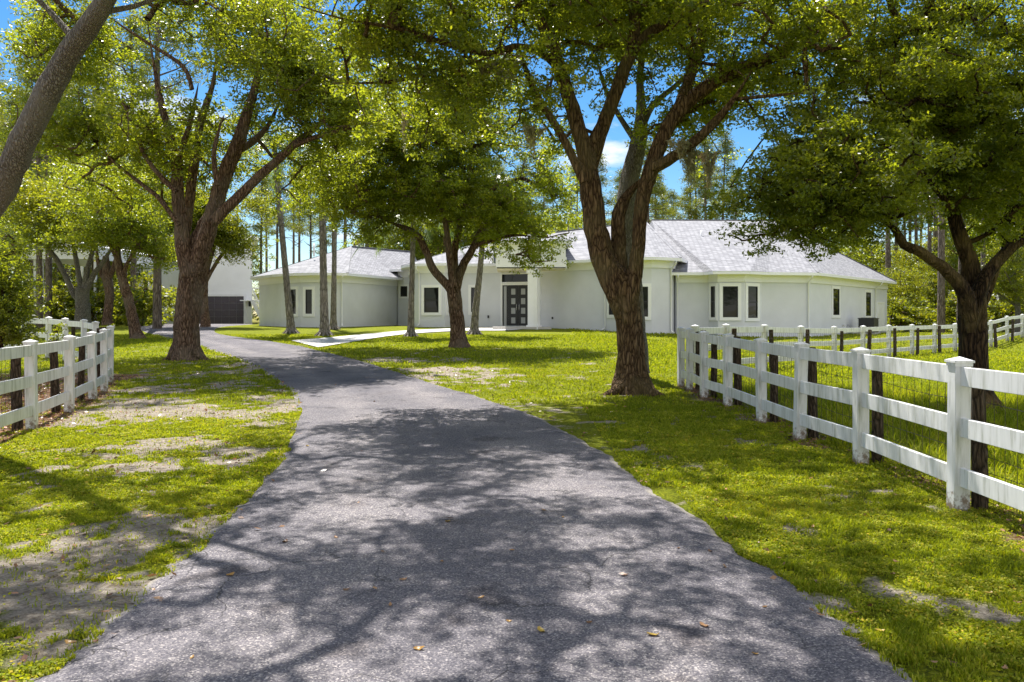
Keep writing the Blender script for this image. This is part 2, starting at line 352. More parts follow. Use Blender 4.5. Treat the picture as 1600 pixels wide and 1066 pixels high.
class MB:
    def __init__(s): s.v = []; s.f = []
    def poly(s, pts):
        k = len(s.v); s.v += [tuple(p) for p in pts]; s.f.append(tuple(range(k, k + len(pts))))
    def box(s, c, d, rz=0, bev=0):
        cx, cy, cz = c; dx, dy, dz = d[0] / 2, d[1] / 2, d[2] / 2
        ca, sa = math.cos(rz), math.sin(rz); k = len(s.v)
        for z in (-dz, dz):
            for x, y in ((-dx, -dy), (dx, -dy), (dx, dy), (-dx, dy)):
                s.v.append((cx + x * ca - y * sa, cy + x * sa + y * ca, cz + z))
        s.f += [(k, k + 3, k + 2, k + 1), (k + 4, k + 5, k + 6, k + 7), (k, k + 1, k + 5, k + 4), (k + 1, k + 2, k + 6, k + 5), (k + 2, k + 3, k + 7, k + 6), (k + 3, k, k + 4, k + 7)]
    def bar(s, a, b, w, h):
        """box from a to b, w across, h high"""
        a = Vector(a); b = Vector(b); d = (b - a)
        t = Vector((-d.y, d.x, 0)); t = t.normalized() * (w / 2) if t.length > 1e-6 else Vector((w / 2, 0, 0))
        u = d.cross(t).normalized() * (h / 2)
        if u.z < 0: u = -u
        k = len(s.v)
        for p in (a, b):
            for q in (-t - u, t - u, t + u, -t + u): s.v.append(tuple(p + q))
        s.f += [(k, k + 1, k + 2, k + 3), (k + 7, k + 6, k + 5, k + 4), (k, k + 4, k + 5, k + 1), (k + 1, k + 5, k + 6, k + 2), (k + 2, k + 6, k + 7, k + 3), (k + 3, k + 7, k + 4, k)]
    def prism(s, pts, z0, z1, top=True, bottom=False):
        n = len(pts); k = len(s.v)
        zb = z0 if hasattr(z0, '__len__') else [z0] * n; zt = z1 if hasattr(z1, '__len__') else [z1] * n
        s.v += [(p[0], p[1], zb[i]) for i, p in enumerate(pts)] + [(p[0], p[1], zt[i]) for i, p in enumerate(pts)]
        for i in range(n):
            j = (i + 1) % n; s.f.append((k + i, k + j, k + n + j, k + n + i))
        if top: s.f.append(tuple(k + n + i for i in range(n)))
        if bottom: s.f.append(tuple(k + i for i in reversed(range(n))))
    def tube(s, pts, r, n=6):
        pts = [Vector(p) for p in pts]; k0 = len(s.v)
        for i, p in enumerate(pts):
            d = (pts[min(i + 1, len(pts) - 1)] - pts[max(i - 1, 0)]).normalized()
            a = Vector((0, 0, 1)) if abs(d.z) < .9 else Vector((1, 0, 0))
            e1 = d.cross(a).normalized(); e2 = d.cross(e1)
            rr = r[i] if hasattr(r, '__len__') else r
            for j in range(n):
                th = 2 * math.pi * j / n; s.v.append(tuple(p + e1 * math.cos(th) * rr + e2 * math.sin(th) * rr))
        for i in range(len(pts) - 1):
            for j in range(n):
                a = k0 + i * n + j; b = k0 + i * n + (j + 1) % n; s.f.append((a, b, b + n, a + n))
        s.f.append(tuple(k0 + j for j in reversed(range(n)))); e = k0 + (len(pts) - 1) * n; s.f.append(tuple(e + j for j in range(n)))
    def mesh(s, name, smooth=False, bevel=0):
        me = bpy.data.meshes.new(name); me.from_pydata(s.v, [], s.f); me.update()
        if smooth: me.polygons.foreach_set('use_smooth', np.ones(len(me.polygons), bool))
        return me
    def build(s, name, m, parent=None, loc=None, smooth=False, bevel=0):
        o = link(name, s.mesh(name, smooth), m, parent, loc)
        if bevel:
            bv = o.modifiers.new('bevel', 'BEVEL'); bv.width = bevel; bv.segments = 2; bv.limit_method = 'ANGLE'
        return o

# ------------------------------------------------------------------ driveway, walk, ground
RL = [(-1.95, -9), (-1.97, -3), (-2.0, 0), (-2.03, 1.8)] + [P(*q) for q in [(45, 1066), (105, 1019), (182, 963), (217, 914), (301, 858), (388, 774), (430, 725), (448, 696), (462, 655), (463, 635), (459, 614), (436, 597), (399, 572), (372, 560), (345, 552), (311, 540), (262, 528), (222, 518)]]
RR = [(2.05, -9), (2.0, -3), (1.95, 0), (1.88, 1.8)] + [P(*q) for q in [(1442, 1061), (1380, 1019), (1310, 963), (1250, 914), (1166, 858), (1035, 774), (972, 725), (925, 696), (850, 655), (797, 635), (729, 614), (668, 597), (592, 572), (550, 560), (505, 549), (450, 537), (385, 529), (330, 520)]]
RL.append((-22.5, 48)); RR.append((-17.5, 48))
RL.append((-28.3, 65.4)); RR.append((-20.6, 65.4))
def resamp(pts, n):
    pts = np.array(pts, float); m = len(pts)
    t = np.linspace(0, m - 1.0001, n); i = t.astype(int); f = (t - i)[:, None]
    p1 = pts[i]; p2 = pts[np.minimum(i + 1, m - 1)]
    q = p1 + (p2 - p1) * f; k = max(3, int(n / m * .8)) | 1
    qq = np.concatenate([np.repeat(q[:1], k // 2, 0), q, np.repeat(q[-1:], k // 2, 0)])
    return np.stack([np.convolve(qq[:, c], np.ones(k) / k, 'valid') for c in (0, 1)], 1)
NR = 700
rl = resamp(RL, NR); rr_ = resamp(RR, NR)
tt = np.arange(NR)
rl[:, 0] += (fbm(tt * .12, tt * 0 + 3, 5, .7) - .5) * .20; rr_[:, 0] += (fbm(tt * .12, tt * 0 + 31, 5, .7) - .5) * .20
NCR = 25
ss = np.linspace(0, 1, NCR)
rv = rl[:, None, :] * (1 - ss)[None, :, None] + rr_[:, None, :] * ss[None, :, None]
rz = gz(rv[..., 0], rv[..., 1]) + .022
dist_edge = np.minimum(ss, 1 - ss)[None, :] * np.linalg.norm(rr_ - rl, axis=1)[:, None]
rz -= np.where(dist_edge < .01, .03, 0)
edge = np.clip(1 - dist_edge / .14, 0, 1)
vv = np.concatenate([rv, rz[..., None]], -1).reshape(-1, 3)
ii = (np.arange(NR - 1)[:, None] * NCR + np.arange(NCR - 1)[None, :]).ravel()
rq = np.stack([ii, ii + 1, ii + NCR + 1, ii + NCR], 1)
road = link('driveway', new_mesh_np('driveway', vv, rq, attrs={'edge': edge.ravel(), 'lane': np.broadcast_to(np.exp(-((ss - .27) / .09) ** 2) + np.exp(-((ss - .73) / .09) ** 2), edge.shape).ravel()}, smooth=True), M['asphalt'])
tag(road, kind='structure')
ROADPOLY = [tuple(p) for p in rl[::6]] + [tuple(p) for p in rr_[::-6]]

WT = [P(*q) for q in [(447, 534), (520, 528), (580, 522), (630, 517.5), (680, 515), (720, 513.5), (765, 513)]]
WB = [P(*q) for q in [(492, 545), (545, 536), (590, 528.5), (632, 523), (690, 519), (735, 517.5), (800, 517.5)]]
WT.append((-.5, 46.6)); WB.append((1.3, 45.6))
wt = resamp(WT, 80); wb = resamp(WB, 80)
wv = wt[:, None, :] * (1 - np.linspace(0, 1, 9))[None, :, None] + wb[:, None, :] * np.linspace(0, 1, 9)[None, :, None]
vv = np.concatenate([wv, (gz(wv[..., 0], wv[..., 1]) + .034)[..., None]], -1).reshape(-1, 3)
ii = (np.arange(79)[:, None] * 9 + np.arange(8)[None, :]).ravel()
walk = link('front_walk', new_mesh_np('front_walk', vv, np.stack([ii, ii + 1, ii + 10, ii + 9], 1), smooth=True), M['concrete'])
tag(walk, kind='structure')
WALKPOLY = [tuple(p) for p in wt[::4]] + [tuple(p) for p in wb[::-4]]

def ell(x, y, cx, cy, rx, ry, rot=0):
    c, s = math.cos(rot), math.sin(rot); dx = x - cx; dy = y - cy
    u = (dx * c + dy * s) / rx; v = (-dx * s + dy * c) / ry
    return np.clip((1.5 - np.sqrt(u * u + v * v)) / 1.3, 0, 1)
BARE = []
for (px, py, rx, ry) in [(270, 632, 1.6, 1.7), (380, 645, 1.0, 1.2), (230, 700, .9, .6), (330, 606, 1.9, 1.6), (130, 850, .95, .40), (60, 880, .5, .3), (200, 960, .4, .25), (760, 590, 3.2, 1.4), (150, 655, .8, .8), (90, 940, .5, .25),
                         (600, 562, 3.4, 1.0), (420, 575, 1.2, 1.5), (250, 590, 1.8, 1.6), (230, 548, 2.5, 2.5), (960, 640, 1.2, .8), (1120, 690, .9, .6), (1170, 830, .5, .25), (1110, 660, .8, .9), (700, 577, 2.5, .8), (360, 705, .8, .5)]:
    cx, cy = P(px, py); BARE.append((cx, cy, rx, ry))
def bare_mask(x, y):
    b = np.zeros(np.shape(x))
    for cx, cy, rx, ry in BARE: b = np.maximum(b, ell(x, y, cx, cy, rx, ry))
    nse = .55 * fbm(x * 1.3 + 7, y * 1.3 + 2, 5, .7) + .45 * fbm(x * 5.1 + 3, y * 5.1 + 20, 4, .7)
    patch = sst(.50, .66, fbm(x * .55 + 40, y * .55 + 11, 4, .6)) * (y < 40)
    left = sst(0.5, -1.5, x) * sst(26, 20, y)
    out = b * (.35 + .30 * left) - .10 + (nse - .5) * (4.0 + 1.2 * left) + patch * (.12 + .42 * left)
    # lush lawn near the house and in the paddock
    lush = np.maximum(sst(27, 33, y + .25 * x), sst(3.9, 4.6, x))
    return np.clip(out * (1 - .85 * lush), 0, 1)
LF = [(-5.6, 7.4), (-6.25, 9.4)] + [P(*q) for q in [(50, 672), (108, 645), (145, 625), (163, 612), (172, 598)]]
RF = [(3.62, 2.6), (3.66, 4.6)] + [P(*q) for q in [(1497, 797), (1345, 725), (1249, 687), (1190, 660), (1137, 635), (1100, 622), (1077, 609), (1064, 604)]]
def litter_mask(x, y):
    # left of the left fence, and around trunks / under the right fence
    lx = np.interp(y, [p[1] for p in LF], [p[0] for p in LF])
    a = sst(.35, -.1, x - lx) * (y < 19.5) * (y > -5)
    a = np.maximum(a, .85 * sst(1.3, .3, np.hypot(x - 7.8, (y - 13.6))))
    rx_ = np.interp(y, [p[1] for p in RF], [p[0] for p in RF])
    nn = fbm(x * 1.7, y * 1.7, 4, .6)
    a = np.maximum(a, sst(.5, .05, np.abs(x - rx_ - .15)) * (y < 17) * sst(.42, .6, nn))
    return np.clip(a * (.75 + .5 * nn), 0, 1)
def axis(a, b, d0, growth, lim, c=0):
    out = [c]; d = d0
    while out[-1] < b:
        if out[-1] > lim[1]: d *= growth
        out.append(out[-1] + d)
    left = []; x = c; d = d0
    while x > a:
        if x < lim[0]: d *= growth
        x -= d; left.append(x)
    return np.array(left[::-1] + out)
gx = axis(-700, 700, .11, 1.045, (-9, 9)); gy = axis(-60, 1500, .11, 1.03, (0, 17), 3)
XX, YY = np.meshgrid(gx, gy)
ZZ = gz(XX, YY)
hid = (~inpoly(XX, YY, ROADPOLY)) & (~inpoly(XX, YY, WALKPOLY))
ZZ2 = ZZ + np.where(hid & (YY < 25), (fbm(XX * 2.2, YY * 2.2, 3) - .5) * .03, 0)
from_mask = inpoly(XX, YY, ROADPOLY)
ZZ2 = np.where(from_mask, ZZ - .02, ZZ2)
vv = np.stack([XX, YY, ZZ2], -1).reshape(-1, 3)
nx_ = len(gx); ny_ = len(gy)
ii = (np.arange(ny_ - 1)[:, None] * nx_ + np.arange(nx_ - 1)[None, :]).ravel()
gq = np.stack([ii, ii + 1, ii + nx_ + 1, ii + nx_], 1)
bm_ = bare_mask(XX, YY); lm_ = litter_mask(XX, YY)
far = sst(66, 74, YY)
lm_ = np.maximum(lm_, far * .35)
ground = link('ground', new_mesh_np('ground', vv, gq, attrs={'bare': bm_.ravel(), 'litter': lm_.ravel()}, smooth=True), M['ground'])
tag(ground, kind='structure')

# ------------------------------------------------------------------ grass (uncountable)
rng = np.random.RandomState(11)
def blades(n, x0, x1, y0, y1, h, w, keep, lean=.55, hv=.5):
    x = rng.uniform(x0, x1, n); y = rng.uniform(y0, y1, n)
    cl = fbm(x * 7.0, y * 7.0, 3, .7)
    p = keep(x, y) * np.clip((cl - .38) * 5, .05, 1)
    vis = np.abs(x) < (y * .70 + 1.0)
    k = (rng.rand(n) < p) & vis
    x = x[k]; y = y[k]; cl = cl[k]; n = len(x)
    z = gz(x, y) + (fbm(x * 2.2, y * 2.2, 3) - .5) * .03 * (y < 25)
    th = rng.uniform(0, 2 * np.pi, n); hh = h * (1 - hv + 2 * hv * rng.rand(n)) * (.3 + 1.6 * cl)
    ln = lean * hh * rng.uniform(.4, 1.6, n); la = rng.uniform(0, 2 * np.pi, n)
    ww = w * rng.uniform(.7, 1.3, n)
    bx, by = np.cos(th) * ww / 2, np.sin(th) * ww / 2
    lx, ly = np.cos(la) * ln, np.sin(la) * ln
    v = np.empty((n, 5, 3), np.float32)
    v[:, 0] = np.stack([x - bx, y - by, z - .005], 1); v[:, 1] = np.stack([x + bx, y + by, z - .005], 1)
    v[:, 2] = np.stack([x + bx * .9 + lx * .4, y + by * .9 + ly * .4, z + hh * .62], 1)
    v[:, 3] = np.stack([x - bx * .9 + lx * .4, y - by * .9 + ly * .4, z + hh * .62], 1)
    v[:, 4] = np.stack([x + lx, y + ly, z + hh * .9], 1)
    var = np.clip(.5 * fbm(x * .9 + 3, y * .9 + 8, 3) + .75 * rng.rand(n) - .12, 0, 1)
    return v.reshape(-1, 3), np.repeat(var, 5), n
def keepf(x, y):
    ok = ~(inpoly(x - .07, y, ROADPOLY) & inpoly(x + .07, y, ROADPOLY)) & ~(inpoly(x, y, WALKPOLY))
    b = bare_mask(x, y) + .25 * litter_mask(x, y) * 1.5
    return ok * np.clip(1.12 - 1.75 * b, .04, 1)
VV, AA, nt_ = [], [], 0
for args in [
    (380000, -5.5, -1.0, 2.6, 7.5, .019, .006), (300000, 1.5, 5.6, 2.6, 7.5, .023, .006),
    (300000, -9.5, -1.5, 7.5, 14, .023, .010), (300000, 1.2, 9.5, 7.5, 14, .027, .010),
    (230000, -16, 13, 14, 22, .030, .016), (200000, -22, 20, 22, 38, .036, .026)]:
    v, a, n_ = blades(*args[:5], args[5], args[6], keepf)
    VV.append(v); AA.append(a); nt_ += n_
def keepp(x, y):
    rx_ = np.interp(y, [p[1] for p in RF], [p[0] for p in RF])
    return np.where(x > rx_ + .2, 1, 0) * np.clip(1 - litter_mask(x, y), .05, 1)
v, a, n_ = blades(90000, 3.8, 13, 6, 17, .13, .010, keepp, .5); VV.append(v); AA.append(a); nt_ += n_
v, a, n_ = blades(90000, 3, 34, 20, 50, .06, .035, keepf); VV.append(v); AA.append(a); nt_ += n_
VV = np.concatenate(VV); AA = np.concatenate(AA)
b0 = np.arange(nt_) * 5
gr = link('grass', new_mesh_np('grass', VV, np.stack([b0, b0 + 1, b0 + 2, b0 + 3], 1), np.stack([b0 + 3, b0 + 2, b0 + 4], 1), attrs={'var': AA}), M['grass'])
tag(gr, 'short patchy green grass and weeds beside the driveway', 'grass', kind='stuff')

# ------------------------------------------------------------------ leaf litter
def leafquads(pos, l_, w_, nrm_up=.5, rs=rng, ratio_sd=.3):
    n = len(pos)
    a = rs.normal(size=(n, 3)); a /= np.linalg.norm(a, axis=1)[:, None]
    a[:, 2] *= nrm_up; a /= np.linalg.norm(a, axis=1)[:, None]
    b = rs.normal(size=(n, 3)); b[:, 2] *= nrm_up; b -= (a * b).sum(1)[:, None] * a; b /= np.linalg.norm(b, axis=1)[:, None] + 1e-9
    s = np.exp(rs.normal(size=n) * ratio_sd * .6)[:, None]
    a *= l_ * s; b *= w_ * s
    v = np.empty((n, 4, 3), np.float32)
    v[:, 0] = pos - a * .5; v[:, 1] = pos + b * .5 + a * .08; v[:, 2] = pos + a * .5; v[:, 3] = pos - b * .5 + a * .08
    return v.reshape(-1, 3)
def leafmesh(name, pos, l_, w_, var, up=.5, rs=rng):
    v = leafquads(pos, l_, w_, up, rs); n = len(pos)
    q = np.arange(n * 4).reshape(n, 4)
    return new_mesh_np(name, v, q, attrs={'var': np.repeat(var, 4)})
def weeds(n, x0, x1, y0, y1, sz):
    x = rng.uniform(x0, x1, n); y = rng.uniform(y0, y1, n); cl = fbm(x * 4.5 + 60, y * 4.5, 4, .7)
    k = (rng.rand(n) < keepf(x, y) * np.clip((cl - .42) * 6, .03, 1)) & (np.abs(x) < y * .70 + 1); x, y, cl = x[k], y[k], cl[k]
    p = np.stack([x, y, gz(x, y) + .008 + .03 * rng.rand(len(x)) * np.clip(cl * 2 - .4, .2, 1.4)], 1)
    return leafquads(p, sz, sz * .72, .45, rng), np.repeat(np.clip(.35 + .65 * rng.rand(len(x)), 0, 1), 4)
wa = [weeds(220000, -5.5, -1, 2.6, 7.5, .017), weeds(220000, 1.5, 5.6, 2.6, 7.5, .017), weeds(170000, -9, -1.5, 7.5, 13, .026), weeds(150000, 1.2, 9, 7.5, 13, .026)]
wv_ = np.concatenate([q[0] for q in wa]); wr_ = np.concatenate([q[1] for q in wa])
wd = link('creeping_weeds', new_mesh_np('creeping_weeds', wv_, np.arange(len(wv_)).reshape(-1, 4), attrs={'var': wr_}), M['grass'])
tag(wd, 'low creeping small-leaved weeds in the verge grass', 'weeds', kind='stuff')
n = 60000
x = rng.uniform(-13, -4, n); y = rng.uniform(5, 19, n)
x2 = rng.uniform(3, 10, n // 2); y2 = rng.uniform(4, 17, n // 2)
x = np.concatenate([x, x2]); y = np.concatenate([y, y2])
k = rng.rand(len(x)) < litter_mask(x, y) ** 1.5 * .7; x = x[k]; y = y[k]
xs = rng.uniform(-9, 9, 26000); ys = rng.uniform(2.6, 22, 26000)
onr = inpoly(xs, ys, ROADPOLY); ins = inpoly(xs - .22, ys, ROADPOLY) & inpoly(xs + .22, ys, ROADPOLY)
pr_ = np.where(onr, np.where(ins, .006, .10), .06 + .12 * (fbm(xs * 2, ys * 2, 3) > .55) + .35 * bare_mask(xs, ys) * (xs < 0)); pr_ = np.where(~onr & (inpoly(xs - .25, ys, ROADPOLY) | inpoly(xs + .25, ys, ROADPOLY)), .30, pr_)
k = rng.rand(len(xs)) < pr_ * .8; x = np.concatenate([x, xs[k]]); y = np.concatenate([y, ys[k]])
pos = np.stack([x, y, gz(x, y) + .014 + .012 * inpoly(x, y, ROADPOLY) + rng.rand(len(x)) * .012], 1)
lt = link('leaf_litter', leafmesh('leaf_litter', pos, .055, .028, rng.rand(len(x)), .18), M['litter'])
tag(lt, 'brown fallen leaf litter behind the fences and strewn along the driveway edges', 'leaf litter', kind='stuff')
# scattered single leaves on the drive and verge
def curled_leaf(seed, mt):
    r = random.Random(seed); mb = MB(); L, Wd = .085, .042
    rows = 6
    for i in range(rows):
        t_ = i / (rows - 1); w_ = Wd * math.sin(math.pi * (t_ * .92 + .04)) ** .7 * (1 + .25 * (i % 2))
        zc = .012 * (t_ - .5) ** 2 * 4 * r.uniform(.2, 1.3); e = r.uniform(.002, .010)
        mb.v += [(-w_ / 2, (t_ - .5) * L, zc + e), (0, (t_ - .5) * L, zc), (w_ / 2, (t_ - .5) * L, zc + e)]
    for i in range(rows - 1):
        a = i * 3; mb.f += [(a, a + 1, a + 4, a + 3), (a + 1, a + 2, a + 5, a + 4)]
    me = mb.mesh('fallen_leaf', True); me.materials.append(mt)
    at_ = me.attributes.new('var', 'FLOAT', 'POINT'); at_.data.foreach_set('value', [r.random()] * len(me.vertices))
    return me
lms = [curled_leaf(i, M['litter'] if i < 4 else M['litter_y']) for i in range(8)]
lp = [(525, 845), (542, 928), (630, 912), (752, 940), (800, 865), (880, 813), (920, 980), (1195, 955), (1282, 968), (690, 883), (850, 802), (1060, 862), (1110, 867), (1180, 1030), (610, 952), (655, 1022), (795, 978), (845, 993), (1100, 985),
      (150, 1010), (110, 1015), (240, 928), (165, 965), (1185, 855), (1400, 885), (1375, 995), (1460, 1045), (1570, 1055), (1270, 830), (1395, 905), (1590, 950), (1545, 935), (480, 700), (560, 790), (445, 852), (700, 820), (975, 905), (1020, 1000), (360, 905), (300, 1035)]
rnd = random.Random(4)
for i, (px, py) in enumerate(lp):
    X, Y = P(px, py)
    onroad = bool(inpoly(np.array([X]), np.array([Y]), ROADPOLY)[0])
    o = link('fallen_leaf', lms[rnd.randrange(8)]); s_ = rnd.uniform(.35, .75); o.scale = (s_, s_, s_)
    o.location = (X, Y, G(X, Y) + (.024 if onroad else .03)); o.rotation_euler = (rnd.uniform(-.2, .2), rnd.uniform(-.2, .2), rnd.uniform(0, 6.28))
    tag(o, 'small dry leaf lying on the grey asphalt driveway' if onroad else 'small dry leaf lying in the grass beside the driveway', 'fallen leaf', 'dry leaves on the driveway' if onroad else 'dry leaves on the verge')

# ------------------------------------------------------------------ trees
def limb(pts, D=None):
    """(px,py,width_px[,D]) in the photo frame -> rows x,y,z,r"""
    out = []
    for p in pts:
        d = p[3] if len(p) > 3 else D
        a = A(p[0], p[1], d); out.append([a[0], a[1], a[2], p[2] / 2 * d / F])
    return out
def catmull(p, step):
    p = np.array(p, float); out = []
    for i in range(len(p) - 1):
        p0 = p[max(i - 1, 0)]; p1 = p[i]; p2 = p[i + 1]; p3 = p[min(i + 2, len(p) - 1)]
        n = max(2, int(np.linalg.norm(p2[:3] - p1[:3]) / step)); t = np.linspace(0, 1, n, endpoint=False)[:, None]
        out.append(.5 * (2 * p1 + (p2 - p0) * t + (2 * p0 - 5 * p1 + 4 * p2 - p3) * t ** 2 + (-p0 + 3 * p1 - 3 * p2 + p3) * t ** 3))
    out.append(p[-1:]); return np.concatenate(out)
def tube_np(c, r, ns, rs, flute=0., wob=.06, base=0):
    """tube along centres c with radii r; returns verts, quads"""
    n = len(c); d = np.gradient(c, axis=0); d /= np.linalg.norm(d, axis=1)[:, None] + 1e-9
    e1 = np.zeros((n, 3)); v = np.array([1., 0, 0]) if abs(d[0][0]) < .8 else np.array([0, 1., 0])
    for i in range(n):
        v = v - d[i] * (v @ d[i]); v /= np.linalg.norm(v); e1[i] = v
    e2 = np.cross(d, e1); th = np.arange(ns) / ns * 2 * np.pi
    ph = rs.uniform(0, 6.28, 4); s_ = np.arange(n)[:, None] / max(n, 1)
    k = 1 + wob * np.sin(3 * th + ph[0] + 4 * s_) + wob * .8 * np.sin(5 * th + ph[1] - 6 * s_) + rs.normal(size=(n, ns)) * wob * .45
    if flute: k = k + flute * (1 - np.clip(np.arange(n)[:, None] / max(1, n * .25), 0, 1)) ** 2 * np.sin(5 * th + ph[2])
    R = r[:, None] * k
    V = c[:, None, :] + R[..., None] * (np.cos(th)[None, :, None] * e1[:, None, :] + np.sin(th)[None, :, None] * e2[:, None, :])
    idx = np.arange(n - 1)[:, None] * ns + np.arange(ns)[None, :]; nx = np.arange(n - 1)[:, None] * ns + (np.arange(ns)[None, :] + 1) % ns
    Q = np.stack([idx, nx, nx + ns, idx + ns], -1).reshape(-1, 4) + base
    return V.reshape(-1, 3), Q
def ball(rs, n):
    u = rs.normal(size=(n, 3)); u /= np.linalg.norm(u, axis=1)[:, None]
    return u * (rs.rand(n) ** .45)[:, None]
def make_tree_meshes(name, limbs, blobs, ncl, lpc, rc, leaf, seed, lm, bm, flat=.6, sides=20, step=.16, density=.5, gsc=.55, gq=.28, lw=.45):
    """limbs: rows in local coordinates; blobs: (x,y,z,rx,ry,rz,weight)"""
    rs = np.random.RandomState(seed)
    V, Q, base = [], [], 0; nodes, nrad = [], []
    for i, L in enumerate(limbs):
        c = catmull(L, step); 
        c[1:-1, :3] += rs.normal(size=(len(c) - 2, 3)) * np.minimum(.04 * c[1:-1, 3:4], .02)
        if i: tq = np.clip((np.linspace(0, 1, len(c)) - .7) / .3, 0, 1); c[:, 3] *= 1 - .85 * tq
        ns = sides if c[:, 3].max() > .1 else 8
        v, q = tube_np(c[:, :3], np.maximum(c[:, 3], .012), ns, rs, .16 if i == 0 else 0, .05, base)
        V.append(v); Q.append(q); base += len(v)
        nodes.append(c[:, :3][c[:, 3] < 3]); nrad.append(c[:, 3])
    nodes = np.concatenate(nodes); n0 = len(nodes)
    zmin = nodes[:, 2].min(); 
    # cluster centres
    bl = np.array(blobs, float); w = bl[:, 6] * bl[:, 3] * bl[:, 4] * bl[:, 5]; w /= w.sum()
    pick = rs.choice(len(bl), ncl, p=w)
    u = rs.normal(size=(ncl, 3)); u /= np.linalg.norm(u, axis=1)[:, None]
    rad = rs.rand(ncl) ** density
    cc = bl[pick, :3] + u * rad[:, None] * bl[pick, 3:6]
    gap = fbm(cc[:, 0] * gsc + cc[:, 2] * .9 * gsc + seed, cc[:, 1] * gsc + 50 + cc[:, 2] * .3, 3, .6)
    keep_ = gap > np.quantile(gap, gq); cc = cc[keep_]; ncl = len(cc)
    # order by distance to the skeleton, connect to nearest node
    sk = nodes[nodes[:, 2] > zmin + .35 * (nodes[:, 2].max() - zmin)] if n0 > 10 else nodes
    dmin = np.array([np.min(np.linalg.norm(sk - p, axis=1)) for p in cc])
    od = np.argsort(dmin); cc = cc[od]
    pos = list(sk); par = [-1] * len(sk); arr = np.empty((len(sk) + 2 * ncl, 3)); arr[:len(sk)] = sk; m_ = len(sk)
    down = np.zeros(len(arr)); parent = -np.ones(len(arr), int)
    for p in cc:
        dd = np.linalg.norm(arr[:m_] - p, axis=1) ; j = int(np.argmin(dd))
        if dd[j] > rc * 1.2:
            mid = (arr[j] + p) / 2 + rs.normal(size=3) * dd[j] * .10; mid[2] += .06 * dd[j]
            arr[m_] = mid; parent[m_] = j; j = m_; m_ += 1
        arr[m_] = p; parent[m_] = j; m_ += 1
    down[:m_] = 1
    for k in range(m_ - 1, len(sk) - 1, -1): down[parent[k]] += down[k]
    ks = np.arange(len(sk), m_)
    pa = arr[parent[ks]]; pb = arr[ks]
    ra = .011 * np.sqrt(np.minimum(down[ks], 60)) * (leaf / .09) ** .5 + .004
    mid = (pa + pb) / 2 + rs.normal(size=pa.shape) * .05 * np.linalg.norm(pb - pa, axis=1)[:, None]
    dirv = pb - pa; dirv /= np.linalg.norm(dirv, axis=1)[:, None] + 1e-9
    up = np.where(np.abs(dirv[:, 2:3]) < .9, np.array([[0, 0, 1.]]), np.array([[1., 0, 0]]))
    e1 = np.cross(dirv, up); e1 /= np.linalg.norm(e1, axis=1)[:, None]; e2 = np.cross(dirv, e1)
    ns = 5; th = np.arange(ns) / ns * 2 * np.pi
    rings = []
    for c_, f in ((pa, 1.05), (mid, .9), (pb, .75)):
        rings.append(c_[:, None, :] + (ra * f)[:, None, None] * (np.cos(th)[None, :, None] * e1[:, None, :] + np.sin(th)[None, :, None] * e2[:, None, :]))
    rv_ = np.stack(rings, 1).reshape(-1, 3); ne = len(ks)
    b_ = base + np.arange(ne)[:, None, None] * 15 + np.arange(2)[None, :, None] * 5
    j0 = np.arange(5)[None, None, :]; j1 = (np.arange(5)[None, None, :] + 1) % 5
    q = np.stack([b_ + j0, b_ + j1, b_ + j1 + 5, b_ + j0 + 5], -1).reshape(-1, 4)
    V.append(rv_); Q.append(q)
    tm = new_mesh_np('trunk', np.concatenate(V), np.concatenate(Q), smooth=True); tm.materials.append(bm)
    # leaves: around cluster centres and along the way to them
    cn = len(cc); sizes = np.exp(rs.normal(size=cn) * .35)
    cnt = np.maximum(8, (lpc * sizes)).astype(int); idx = np.repeat(np.arange(cn), cnt); N = len(idx)
    # sub-sprays give gaps inside a cluster
    nsub = 7; sub = ball(rs, cn * nsub).reshape(cn, nsub, 3) * np.array([1.15, 1.15, .75 * flat / .6]) * rc
    sub[..., :] *= sizes[:, None, None] ** .5
    si = rs.randint(0, nsub, N)
    off = ball(rs, N) * np.array([.46, .46, .40 * flat]) * rc
    lp_ = cc[idx] + sub[idx, si] + off
    cv = rs.rand(cn); sv_ = rs.rand(cn, nsub)
    var = np.clip(.30 * cv[idx] + .30 * sv_[idx, si] + .40 * rs.rand(N), 0, 1)
    v = leafquads(lp_, leaf, leaf * lw, .75, rs)
    cm = new_mesh_np('crown', v, np.arange(N * 4).reshape(N, 4), attrs={'var': np.repeat(var, 4)}); cm.materials.append(lm)
    return tm, cm
def tree(name, label, cat, base, limbs, blobs, group=None, thin=.88, **k):
    bx, by, bz = base
    L = [[[p[0] - bx, p[1] - by, p[2] - bz, p[3] * thin] for p in l_] for l_ in limbs]
    B = [(b[0] - bx, b[1] - by, b[2] - bz) + tuple(b[3:]) for b in blobs]
    tm, cm = make_tree_meshes(name, L, B, **k)
    r = empty(name, base, label, cat, group)
    link('trunk', tm, None, r); link('crown', cm, None, r)
    return r
def blob(px, py, D, rxp, ryp, dr, w=1):
    a = A(px, py, D); return (a[0], a[1], a[2], rxp * D / F, dr, ryp * D / F, w)

